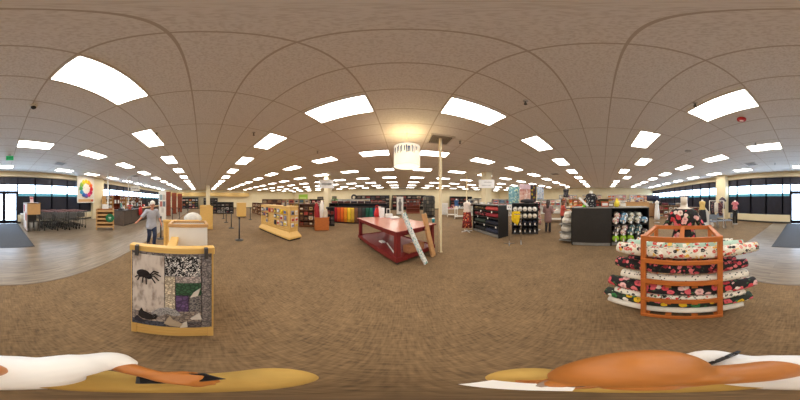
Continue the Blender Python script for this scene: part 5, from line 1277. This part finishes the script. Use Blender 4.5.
# mid-floor rows of low shelving fading into the distance
MIDS = [(272, 15.5, 'brown low shelf row far beyond the slatwall island', W_BROWN, P_BOOK, 2.4), (286, 16.5, 'pale low shelf row behind the slatwall island sign', W_LIGHT, PALE + P_MIX, 2.6), (299, 13.5, 'pale shelf row under the lime poster', W_LIGHT, P_MIX, 2.2), (316, 14.5, 'dark shelf row beyond the orange crate', M_BLACK, P_DARK + PALE, 2.2),
        (342, 15, 'pale shelf row behind the rainbow felt rack', M_WHITE, PALE, 2.6), (358, 14, 'white shelf row behind the purple end of the rainbow rack', M_WHITE, PALE, 2.6), (374, 16.5, 'dark shelf row beyond the far end of the red table', M_BLACK, P_DARK + [(150, 60, 50)], 2.2), (413, 15.5, 'dark red shelf row beyond the standing banner', W_RED, P_DARK + [(150, 60, 50)], 1.6),
        (478, 13.2, 'pale shelf row far behind the skirted mannequin', M_WHITE, PALE + P_MIX, 1.8), (499, 13.0, 'shelf row of red and pink goods behind black shelves', M_WHITE, [(190, 70, 76), (214, 140, 140), (120, 50, 56), (226, 206, 196), (90, 110, 130)], 2.6), (508, 17, 'far pale shelf row behind the teal cloth', M_WHITE, PALE, 2.4), (536, 15, 'far pale shelf row between the tall display cloths', M_WHITE, PALE + P_MIX, 2.6),
        (550, 15.5, 'far pale shelf row above the dark-haired shopper', M_WHITE, PALE, 2.6), (562, 17.5, 'far shelf row with pale goods past the tables', W_LIGHT, PALE + P_MIX, 2.6), (578, 14.5, 'far shelf row with orange goods left of the dotted bust', W_LIGHT, [(226, 140, 60), (200, 80, 60), (236, 206, 150), (236, 228, 214)], 2.2), (604, 13.5, 'far shelf row of red and green goods behind the cabinet', W_BROWN, [(180, 50, 46), (90, 120, 60), (220, 190, 90), (60, 50, 46)], 1.8), (622, 12.5, 'far white shelf row behind the yellow vase', M_WHITE, PALE + [(226, 140, 60)], 2.6)]
def re_short(l):
    w_ = [x for x in l.split() if x not in ('the', 'a', 'of', 'shelf', 'far', 'goods', 'with', 'and')]
    return ' '.join(w_[:7])
for px, d, lab, m, pal, w in MIDS:
    p = pol(px, d); filled_wall('aisle_shelf', lab, re_short(lab), p, face(p), w, 0.5, 1.75 if d > 12.8 else 1.5, (0.6, 1.0, 1.35), 4, m, pal, 'shelving unit', 'aisle shelving in the distance', itemname='packet', hh=(0.18, 0.34), skip=2)
for k, (y, nm) in enumerate(((5.6, 'first'), (1.6, 'second'), (-2.4, 'third'), (-6.0, 'fourth'))):
    p = Vector((20.2, y, 0)); filled_wall('wall_shelf', '%s pale shelf on the far side wall past the black cabinet, counting towards the windows' % nm, '%s pale side-wall shelf' % nm, p, -PI / 2, 3.0, 0.5, 2.5, (0.7, 1.2, 1.65, 2.05), 5, M_WHITE, PALE + [(226, 140, 60)], group='pale shelves on the side wall', hh=(0.2, 0.36), skip=2, itemname='carton', itemcat='box')
# ---- right background: wooden counter, lamp-shade boxes, cabinets, dress forms along the window wall
def booth(lab, px, d, w, h, m, dep=0.6):
    p = pol(px, d); v = thing('wooden_counter', lab, 'counter', p, face(p), 'wooden counters past the roll shelving')
    obj('body', MB().box(-w / 2, w / 2, 0, dep, 0.06, h - 0.04), m, v); obj('top', MB().box(-w / 2 - 0.03, w / 2 + 0.03, -0.03, dep + 0.03, h - 0.04, h, 0.006), W_LIGHT, v); obj('plinth', MB().box(-w / 2 + 0.03, w / 2 - 0.03, 0.04, dep - 0.03, 0, 0.06), M_BLACK, v)
    obj('panel_inset', MB().box(-w * 0.38, w * 0.38, -0.012, 0, 0.18, h - 0.2), m, v)
    return p, face(p), h
a = booth('tall wooden counter beyond the roll shelving by the white dress', 637, 10.6, 2.0, 1.5, W_LIGHT); table_goods(*a, 1.8, 5, 'small_packet', 'tall wooden counter', [(226, 206, 170), (120, 60, 46), (60, 90, 140), (236, 226, 206)], (0.1, 0.28))
booth('wood panel booth left of the white dress form', 646, 12.2, 1.7, 1.35, wood((190, 150, 110), 0.8))
p = pol(653, 12.4); v = thing('blue_shade', 'dark blue drum shade on a stand above the white dress form', 'lamp', p, 0)
obj('shade', MB().lathe([(0.62, 1.55), (0.62, 2.1)], seg=32), mat((30, 42, 70), 0.7), v); obj('pole', MB().cyl((0, 0, 0.03), (0, 0, 1.6), 0.02), M_LGREY, v); obj('base', MB().lathe([(0.2, 0), (0.18, 0.03)]), M_LGREY, v)
p = pol(657, 9.2); dress_form('long white dress on a form in front of the low wooden cabinets', p, face(p), 1.62, M_PAPER, M_FORM, skirt=(M_PAPER, 0.2), s=0.75)
p = pol(668.5, 11.5); rz = face(p); filled_wall('low_cabinet', 'long low wooden cabinet with dark cloth on top behind the bust', 'long low wooden cabinet', p, rz, 2.6, 0.6, 1.15, (0.45, 0.8), 6, wood((176, 136, 100), 0.8), P_DARK + PALE, 'cabinet', hh=(0.15, 0.25))
for k in range(4):
    roll_end('%s dark cloth roll from the left lying on the long low wooden cabinet' % ORD[k], mat([(40, 38, 46), (90, 40, 50), (46, 50, 66), (150, 140, 130)][k], 0.85), loc(p, rz, -0.95 + 0.63 * k, 0.3, 1.27), rz, 0.12, 0.56, 'cloth rolls on the low wooden cabinet', lie=True)
p = pol(684.5, 10.2); v = thing('blue_shade', 'navy drum shade on a stand behind the floral bust', 'lamp', p, 0)
obj('shade', MB().lathe([(0.36, 1.62), (0.36, 2.0)], seg=28), mat((28, 40, 66), 0.7), v); obj('pole', MB().cyl((0, 0, 0.03), (0, 0, 1.65), 0.02), M_LGREY, v); obj('base', MB().lathe([(0.2, 0), (0.18, 0.03)]), M_LGREY, v)
p = pol(693, 11.2); filled_wall('low_cabinet', 'second low wooden cabinet right of the floral bust under the windows', 'second low wooden cabinet', p, face(p), 1.7, 0.5, 1.0, (0.4, 0.7), 4, wood((176, 136, 100), 0.8), P_DARK + PALE, 'cabinet', hh=(0.12, 0.2))
# mannequins by the window pier
p = pol(702.3, 7.4); dress_form('dress form in a yellow top and dark skirt beyond the orange rack', p, face(p), 1.66, mat((226, 196, 120), 0.8), M_FORM, skirt=(mat((40, 38, 44), 0.8), 0.35), s=0.9)
p = Vector((4.35, -7.5, 0))
t = dress_form('mannequin in a pink blouse and black trousers beside the window pier', p, face(p), 1.62, floral((216, 120, 130), [(236, 170, 170), (190, 80, 96), (240, 210, 200)], 16, 0.4, (180, 90, 100), 'pink_blouse'), M_FORM, sleeves=0.22, s=0.88)
for s in (-1, 1): obj('trouser_leg', MB().loft([[(s * 0.085 + r * math.cos(a * PI / 8), r * math.sin(a * PI / 8), z) for a in range(16)] for z, r in ((0.06, 0.075), (0.5, 0.08), (0.98, 0.11))]), mat((24, 23, 26), 0.7), t)
q = pol(706, 8.0); v = thing('display_screen', 'white pointed display screen between the yellow form and the window pier', 'display screen', q, face(q))
obj('panel', MB().prism([(-0.5, 0.1), (0.5, 0.1), (0.1, 1.0), (-0.35, 1.55)], -0.02, 0.02, Matrix(((1, 0, 0, 0), (0, 0, 1, 0), (0, 1, 0, 0), (0, 0, 0, 1)))), M_PAPER, v); obj('foot', MB().box(-0.5, 0.5, -0.15, 0.15, 0, 0.1), M_WHITE, v)
q = pol(716.5, 7.6); v = thing('clothes_rack', 'white rack with dark patterned clothes in front of the window pier', 'clothes rack', q, face(q))
obj('frame', MB().tube([(-0.42, 0, 0.05), (-0.42, 0, 1.6), (0.42, 0, 1.6), (0.42, 0, 0.05)], 0.02), M_WHITE, v); obj('foot', MB().box(-0.45, -0.39, -0.25, 0.25, 0, 0.05), M_WHITE, v); obj('foot', MB().box(0.39, 0.45, -0.25, 0.25, 0, 0.05), M_WHITE, v)
for k, (x, m, h) in enumerate(((-0.24, floral((50, 48, 54), [(160, 110, 110), (90, 86, 96)], 14, 0.4, (70, 70, 70), 'dark_shirt'), 0.75), (-0.02, mat((226, 220, 212), 0.8), 0.6), (0.22, floral((70, 40, 46), [(200, 150, 140), (110, 60, 66)], 14, 0.4, (80, 60, 60), 'wine_shirt'), 0.8))):
    obj('garment', MB().loft([[(x + r * math.cos(a * PI / 8), 0.06 * math.sin(a * PI / 8), 1.52 - h * f) for a in range(16)] for f, r in ((0, 0.04), (0.08, 0.13), (0.5, 0.12), (1, 0.14))]), m, v)
q = Vector((6.1, -8.28, 0)); v = thing('hanging_dress', 'dark patterned dress hanging on the cream window pier', 'dress', (6.0, -8.31, 0.95), PI)
obj('bodice', MB().loft([[(r * math.cos(a * PI / 10), 0.05 * math.sin(a * PI / 10), z) for a in range(20)] for z, r in ((0.0, 0.24), (0.35, 0.2), (0.5, 0.15), (0.72, 0.19), (0.85, 0.17), (0.92, 0.06))]), floral((70, 60, 74), [(170, 110, 120), (110, 110, 140), (196, 170, 160)], 14, 0.42, (80, 80, 80), 'dress_print'), v)
for s in (-1, 1): obj('sleeve', MB().cyl((s * 0.16, 0, 0.8), (s * 0.32, 0, 0.6), 0.06, 0.07), mat((80, 70, 84), 0.8), v)
obj('hanger', MB().tube([(-0.14, 0, 0.86), (0, 0, 0.96), (0.14, 0, 0.86)], 0.008).cyl((0, 0, 0.96), (0, 0, 1.04), 0.006), M_CHROME, v)
# grey stacking chairs in front of the pier
def chair(lab, p, rz):
    v = thing('side_chair', lab, 'chair', p, rz, 'grey chairs by the window pier')
    obj('seat', MB().box(-0.22, 0.22, -0.22, 0.2, 0.43, 0.47, 0.015), mat((120, 130, 144), 0.5), v)
    obj('backrest', MB().box(-0.21, 0.21, 0.2, 0.225, 0.58, 0.86, 0.01), mat((120, 130, 144), 0.5), v)
    for sx in (-1, 1):
        obj('leg', MB().bar((sx * 0.2, -0.2, 0.44), (sx * 0.22, -0.24, 0), 0.022), M_STEEL, v); obj('leg', MB().tube([(sx * 0.2, 0.21, 0.84), (sx * 0.2, 0.2, 0.45), (sx * 0.22, 0.26, 0.01)], 0.012), M_STEEL, v)
chair('grey chair closest to the white clothes rack', fl(713.5, 229), 0.6); chair('grey chair in the middle, back to the window pier', fl(721, 228), -2.2); chair('grey chair beside the pink-bloused mannequin', fl(728, 227.5), 2.4)
# ================================================================ PEOPLE
def remesh(name, mb, voxel, m, parent, smooth=4, label=None, f=0.5):
    tmp = bpy.data.objects.new('tmp', mb.mesh('tmp')); C.objects.link(tmp)
    r = tmp.modifiers.new('r', 'REMESH'); r.mode = 'VOXEL'; r.voxel_size = voxel; r.use_smooth_shade = True
    s = tmp.modifiers.new('s', 'SMOOTH'); s.iterations = smooth; s.factor = f
    dg = bpy.context.evaluated_depsgraph_get()
    me = bpy.data.meshes.new_from_object(tmp.evaluated_get(dg)); me.name = name
    bpy.data.objects.remove(tmp)
    me.materials.clear(); me.materials.append(m)
    for pl in me.polygons: pl.use_smooth = True
    o = bpy.data.objects.new(name, me); C.objects.link(o)
    if parent: o.parent = parent
    if label: o['label'] = label
    return o
def limb(b, a, c, r0, r1):
    b.ball(a, r0, u=14, v=10); b.ball(c, r1, u=14, v=10); b.cyl(a, c, r0, r1, seg=14)
def hand(b, wrist, aim, side, curl=0.4, s=1.0):
    """palm, four unequal bent fingers and a thumb off the side of the palm"""
    w = Vector(wrist); d = Vector(aim).normalized(); sd = Vector(side); sd = (sd - d * sd.dot(d)).normalized(); nn = d.cross(sd)
    for k in range(4): limb(b, w, w + d * 0.085 * s + sd * (-0.03 + 0.02 * k) * s, 0.022 * s, 0.0145 * s)
    for k, L in enumerate((0.062, 0.075, 0.07, 0.055)):
        base = w + d * 0.085 * s + sd * (-0.033 + 0.022 * k) * s
        m_ = base + (d * math.cos(curl) + nn * math.sin(curl) + sd * (k - 1.5) * 0.08) * L * 0.55 * s
        e = m_ + (d * math.cos(curl * 2.2) + nn * math.sin(curl * 2.2)) * L * 0.5 * s
        limb(b, base, m_, 0.0105 * s, 0.0095 * s); limb(b, m_, e, 0.0095 * s, 0.008 * s)
    t0 = w + d * 0.025 * s - sd * 0.022 * s; t1 = t0 + (d * 0.6 - sd * 0.75 + nn * 0.3) * 0.045 * s; t2 = t1 + (d * 0.9 - sd * 0.2 + nn * 0.4) * 0.032 * s
    limb(b, t0, t1, 0.014 * s, 0.011 * s); limb(b, t1, t2, 0.011 * s, 0.009 * s)
def head(b, c, fwd, up, s=1.0):
    """skull, jaw, nose, ears; fwd / up are unit directions"""
    f = Vector(fwd).normalized(); u = Vector(up); u = (u - f * u.dot(f)).normalized(); r = f.cross(u)
    M = Matrix((r, f, u)).transposed().to_4x4(); c = Vector(c)
    P = lambda x, y, z: c + (r * x + f * y + u * z) * s
    b.ball(P(0, -0.008, 0.025), 0.076 * s, 0.096 * s, 0.093 * s, 18, 14, M); b.ball(P(0, 0.022, -0.045), 0.06 * s, 0.068 * s, 0.075 * s, 16, 12, M); b.ball(P(0, 0.052, -0.088), 0.028 * s, 0.03 * s, 0.026 * s, 10, 8, M)
    limb(b, P(0, 0.088, 0.012), P(0, 0.106, -0.026), 0.009 * s, 0.014 * s)
    for q in (-1, 1):
        b.ball(P(q * 0.078, -0.005, -0.01), 0.011 * s, 0.02 * s, 0.032 * s, 8, 6, M); b.ball(P(q * 0.03, 0.08, 0.025), 0.026 * s, 0.012 * s, 0.01 * s, 8, 6, M); b.ball(P(q * 0.04, 0.058, -0.03), 0.025 * s, 0.022 * s, 0.025 * s, 8, 6, M)
    return P, M
def face_bits(P, M, par, s=1.0, eye=(70, 60, 50)):
    for q in (-1, 1):
        obj('eye', MB().ball(P(q * 0.031, 0.078, 0.004), 0.012 * s, 0.008 * s, 0.007 * s, 10, 8, M), mat(eye, 0.3), par)
        obj('eyebrow', MB().ball(P(q * 0.032, 0.087, 0.026), 0.02 * s, 0.006 * s, 0.004 * s, 8, 6, M), mat((150, 130, 116), 0.8), par)
    obj('mouth', MB().ball(P(0, 0.083, -0.058), 0.024 * s, 0.008 * s, 0.006 * s, 10, 6, M), mat((160, 84, 78), 0.5), par)
def figure(label, loc_, rz, J, top_m, bottom_m, shoe_m, hair, skin=M_SKIN, vox=0.011, s=1.0, sleeve=0.5, headdir=(0, -1, -0.1), headup=(0, 0, 1), hem=0.0, face_=True, bare_top=True, longhair=None):
    """J: joints in local space, figure looks along local -Y. One continuous body; clothes and hair are children."""
    t = thing('person', label, 'person', loc_, rz)
    V = {k: Vector(v) for k, v in J.items()}
    b = MB()
    pel, chest, neck, hd = V['pelvis'], V['chest'], V['neck'], V['head']
    def torso(b, e=0.0, low=True):
        Mx = Matrix.Identity(4)
        if low: b.ball(pel, 0.155 * s + e, 0.11 * s + e, 0.12 * s + e)
        w = pel.lerp(chest, 0.5); b.ball(w, 0.14 * s + e, 0.1 * s + e, 0.15 * s + e); b.ball(chest, 0.16 * s + e, 0.11 * s + e, 0.16 * s + e)
        b.ball(pel.lerp(chest, 0.25), 0.15 * s + e, 0.108 * s + e, 0.13 * s + e); b.ball(pel.lerp(chest, 0.75), 0.15 * s + e, 0.108 * s + e, 0.15 * s + e)
        for q in 'LR': limb(b, chest.lerp(neck, 0.35), V['sh' + q], 0.07 * s + e, 0.056 * s + e)
    torso(b); limb(b, chest.lerp(neck, 0.4), hd - Vector((0, 0, 0.03)), 0.058 * s, 0.05 * s)
    P, M = head(b, hd, headdir, headup, s)
    for q in 'LR':
        limb(b, V['sh' + q], V['el' + q], 0.05 * s, 0.038 * s); limb(b, V['el' + q], V['wr' + q], 0.037 * s, 0.025 * s)
        hand(b, V['wr' + q], V['wr' + q] - V['el' + q] + Vector(J.get('bend' + q, (0, 0, 0))), J.get('side' + q, (0, -1, 0)), 0.35, s)
        limb(b, V['hip' + q], V['kn' + q], 0.082 * s, 0.055 * s); limb(b, V['kn' + q], V['an' + q], 0.054 * s, 0.036 * s)
        limb(b, V['an' + q], V['to' + q], 0.036 * s, 0.028 * s)
    remesh('body', b, vox, skin, t)
    c = MB(); torso(c, 0.018, True)
    for q in 'LR':
        cu = V['sh' + q].lerp(V['el' + q], min(1, sleeve)); limb(c, V['sh' + q], cu, 0.068 * s, 0.062 * s)
        if sleeve > 1: limb(c, V['el' + q], V['el' + q].lerp(V['wr' + q], sleeve - 1), 0.058 * s, 0.045 * s)
    if hem: limb(c, pel + Vector((0.05, 0, -0.02)), pel + Vector((0.06, 0, -hem)), 0.125 * s, 0.13 * s); limb(c, pel + Vector((-0.05, 0, -0.02)), pel + Vector((-0.06, 0, -hem)), 0.125 * s, 0.13 * s)
    remesh('top', c, vox, top_m, t)
    d = MB(); d.ball(pel - Vector((0, 0, 0.02)), 0.162 * s, 0.118 * s, 0.12 * s)
    for q in 'LR':
        limb(d, V['hip' + q], V['kn' + q], 0.096 * s, 0.07 * s); limb(d, V['kn' + q], V['an' + q].lerp(V['kn' + q], 0.05), 0.07 * s, 0.058 * s)
    remesh('trousers', d, vox, bottom_m, t)
    for q in 'LR':
        e = MB(); limb(e, V['an' + q] - Vector((0, 0, 0.03)), V['to' + q], 0.05 * s, 0.042 * s)
        sh = remesh('shoe', e, vox, shoe_m, t)
    if hair:
        h = MB(); h.ball(P(0, -0.018, 0.042), 0.086 * s, 0.1 * s, 0.09 * s, 16, 12, M); h.ball(P(0, -0.045, -0.005), 0.084 * s, 0.07 * s, 0.085 * s, 16, 12, M)
        if longhair: limb(h, P(0, -0.06, 0.0), P(0, -0.075, -longhair), 0.085 * s, 0.07 * s)
        remesh('hair', h, vox, hair, t)
    if face_: face_bits(P, M, t, s)
    return t
# white-haired shopper walking towards the quilt stand, looking down
p = pol(151.5, 4.25); rz = face(p) + 0.25
figure('white-haired shopper in grey T-shirt and jeans walking with arms held out, looking down', (p.x, p.y, 0), rz,
       dict(pelvis=(0, 0.02, 0.90), chest=(0.0, -0.01, 1.18), neck=(0.0, -0.04, 1.36), head=(0.01, -0.09, 1.50),
            shL=(0.17, -0.02, 1.28), elL=(0.27, 0.02, 1.05), wrL=(0.31, -0.06, 0.88), shR=(-0.17, -0.03, 1.28), elR=(-0.33, -0.03, 1.09), wrR=(-0.47, -0.10, 0.97),
            hipL=(0.08, 0.02, 0.86), knL=(0.09, -0.1, 0.48), anL=(0.09, 0.02, 0.09), toL=(0.09, -0.13, 0.035), hipR=(-0.08, 0.02, 0.86), knR=(-0.07, -0.01, 0.47), anR=(-0.07, 0.2, 0.13), toR=(-0.075, 0.07, 0.04)),
       mat((176, 178, 188), 0.85, var=0.1), mat((44, 56, 84), 0.85, var=0.2, scale=20), mat((60, 56, 54), 0.6), mat((226, 222, 216), 0.8, var=0.1, scale=40), vox=0.009, sleeve=0.85, headdir=(0.1, -0.85, -0.5), hem=0.14)
# dark-haired shopper seen from behind
p = pol(548, 6.35); rz = face(p) + PI - 0.2
figure('dark-haired shopper in a dusky pink cardigan seen from behind near the tables', (p.x, p.y, 0), rz,
       dict(pelvis=(0, 0, 0.92), chest=(0, 0, 1.2), neck=(0, -0.01, 1.38), head=(0, -0.03, 1.53), shL=(0.17, 0, 1.3), elL=(0.23, -0.03, 1.06), wrL=(0.16, -0.22, 0.98), shR=(-0.17, 0, 1.3), elR=(-0.23, -0.03, 1.06), wrR=(-0.16, -0.22, 0.98),
            hipL=(0.08, 0, 0.88), knL=(0.085, -0.02, 0.48), anL=(0.09, 0.02, 0.09), toL=(0.1, -0.12, 0.035), hipR=(-0.08, 0, 0.88), knR=(-0.085, -0.02, 0.48), anR=(-0.09, 0.02, 0.09), toR=(-0.1, -0.12, 0.035)),
       mat((150, 116, 112), 0.85, var=0.15), mat((40, 36, 40), 0.8), mat((70, 50, 44), 0.6), mat((52, 34, 26), 0.6, var=0.2, scale=30), vox=0.013, sleeve=1.8, hem=0.3, longhair=0.26)
# shopper in salmon red standing sideways
p = pol(562.5, 7.5); rz = face(p) + PI / 2 + 0.3
figure('brown-haired shopper in a salmon red top standing sideways by the dark bench', (p.x, p.y, 0), rz,
       dict(pelvis=(0, 0, 0.9), chest=(0, -0.02, 1.17), neck=(0, -0.05, 1.34), head=(0, -0.09, 1.48), shL=(0.17, -0.02, 1.27), elL=(0.2, -0.12, 1.04), wrL=(0.15, -0.33, 1.02), shR=(-0.17, -0.02, 1.27), elR=(-0.2, -0.12, 1.04), wrR=(-0.15, -0.33, 1.02),
            hipL=(0.08, 0, 0.86), knL=(0.085, -0.03, 0.47), anL=(0.09, 0.02, 0.09), toL=(0.1, -0.12, 0.035), hipR=(-0.08, 0, 0.86), knR=(-0.085, -0.03, 0.47), anR=(-0.09, 0.02, 0.09), toR=(-0.1, -0.12, 0.035)),
       mat((196, 84, 70), 0.85, var=0.12), mat((50, 46, 54), 0.8), mat((50, 44, 42), 0.6), mat((96, 60, 40), 0.6, var=0.2, scale=30), vox=0.013, sleeve=0.7, hem=0.1, longhair=0.12)

# ---- the photographer crouching right under the camera, seen from above: bald head, white shirt, khaki trousers
t = thing('person', 'bald person in white shirt and khaki trousers crouching beneath the viewpoint', 'person', (0, 0, 0))
M_TANSKIN = mat((178, 110, 48), 0.45, var=0.1, scale=14)
b = MB()
V = lambda *a: Vector(a)
pel, ch_, nk = V(0.0, -0.26, 0.36), V(0.02, -0.225, 0.66), V(0.05, -0.2, 0.80)
hc = V(0.155, -0.055, 0.925)
def squat_torso(b, e):
    b.ball(pel, 0.17 + e, 0.14 + e, 0.13 + e); b.ball(pel.lerp(ch_, 0.5), 0.15 + e, 0.12 + e, 0.16 + e); b.ball(ch_, 0.155 + e, 0.105 + e, 0.13 + e)
    limb(b, ch_.lerp(nk, 0.4), V(0.2, -0.225, 0.71), 0.075 + e, 0.06 + e); limb(b, ch_.lerp(nk, 0.4), V(-0.14, -0.23, 0.70), 0.075 + e, 0.06 + e)
squat_torso(b, 0)
limb(b, nk, hc + V(-0.05, -0.05, -0.03), 0.062, 0.058)
hf, hu = V(-0.38, 0.86, -0.34).normalized(), V(0.2, 0.4, 0.9)
P, M = head(b, hc, hf, hu, 1.22)
LW, LE, RW, RE = V(-0.185, -0.085, 0.69), V(-0.24, -0.215, 0.66), V(0.185, -0.03, 0.58), V(0.29, -0.15, 0.56)
limb(b, V(-0.14, -0.23, 0.70), LE, 0.05, 0.042); limb(b, LE, LW, 0.041, 0.028); hand(b, LW, V(0.06, 0.16, -0.08), V(1, 0, 0), 0.45)
limb(b, V(0.2, -0.225, 0.71), RE, 0.05, 0.042); limb(b, RE, RW, 0.041, 0.028); hand(b, RW, V(-0.5, 0.6, -0.1), V(-0.7, -0.5, 0), 0.45)
legs = {}
for q, s_ in (('L', -1), ('R', 1)):
    legs[q] = (V(s_ * 0.1, -0.27, 0.36), V(s_ * 0.185, 0.115, 0.49), V(s_ * 0.17, -0.14, 0.1), V(s_ * 0.19, 0.04, 0.045))
    hp, kn, an, to = legs[q]
    limb(b, hp, kn, 0.085, 0.058); limb(b, kn, an, 0.056, 0.038); limb(b, an, to, 0.038, 0.03)
remesh('body', b, 0.0075, M_TANSKIN, t, 6)
c = MB(); squat_torso(c, 0.022); limb(c, V(-0.14, -0.23, 0.70), V(-0.14, -0.23, 0.70).lerp(LE, 0.97), 0.075, 0.066); limb(c, LE, LE.lerp(LW, 0.2), 0.064, 0.058)
limb(c, V(0.2, -0.225, 0.71), V(0.2, -0.225, 0.71).lerp(RE, 0.95), 0.075, 0.066)
remesh('shirt', c, 0.009, mat((236, 234, 230), 0.8, var=0.03), t, 5)
d = MB(); d.ball(pel - V(0, 0, 0.02), 0.185, 0.155, 0.13)
for q in 'LR':
    hp, kn, an, to = legs[q]; limb(d, hp, kn, 0.108, 0.08); limb(d, kn, an.lerp(kn, 0.06), 0.078, 0.062)
remesh('trousers', d, 0.01, mat((196, 160, 84), 0.85, var=0.12), t, 5)
for q in 'LR':
    hp, kn, an, to = legs[q]; e = MB(); limb(e, an - V(0, 0, 0.045), to, 0.052, 0.044); remesh('shoe', e, 0.01, M_BLACK, t, 4)
face_bits(P, M, t, 1.22)
st_ = MB()
for k in range(7):
    a0 = -0.75 + 0.3 * k; f_ = lambda a: (0.165 + 0.0 * a, -0.225 + 0.098 * math.sin(a), 0.69 + 0.105 * math.cos(a))
    st_.bar(f_(a0), f_(a0 + 0.31), 0.055, 0.012, up=(1, 0, 0))
obj('shoulder_strap', st_, M_BLACK, t, 'dark strap over the right shoulder')
v = thing('black_phone', 'black phone in the left hand of the crouching bald person', 'phone', (-0.163, -0.03, 0.652), 0.5)
obj('case', MB().box(-0.03, 0.03, -0.055, 0.055, -0.005, 0.005, 0.004), M_BLACK, v); obj('screen', MB().box(-0.026, 0.026, -0.05, 0.05, 0.005, 0.006), mat((20, 20, 24), 0.15), v)
solo('white_card', MB().box(-0.026, 0.026, -0.05, 0.05, 0, 0.004), M_PAPER, 'white card in the right hand of the crouching bald person', 'card', (0.088, 0.07, 0.62), 0.15)
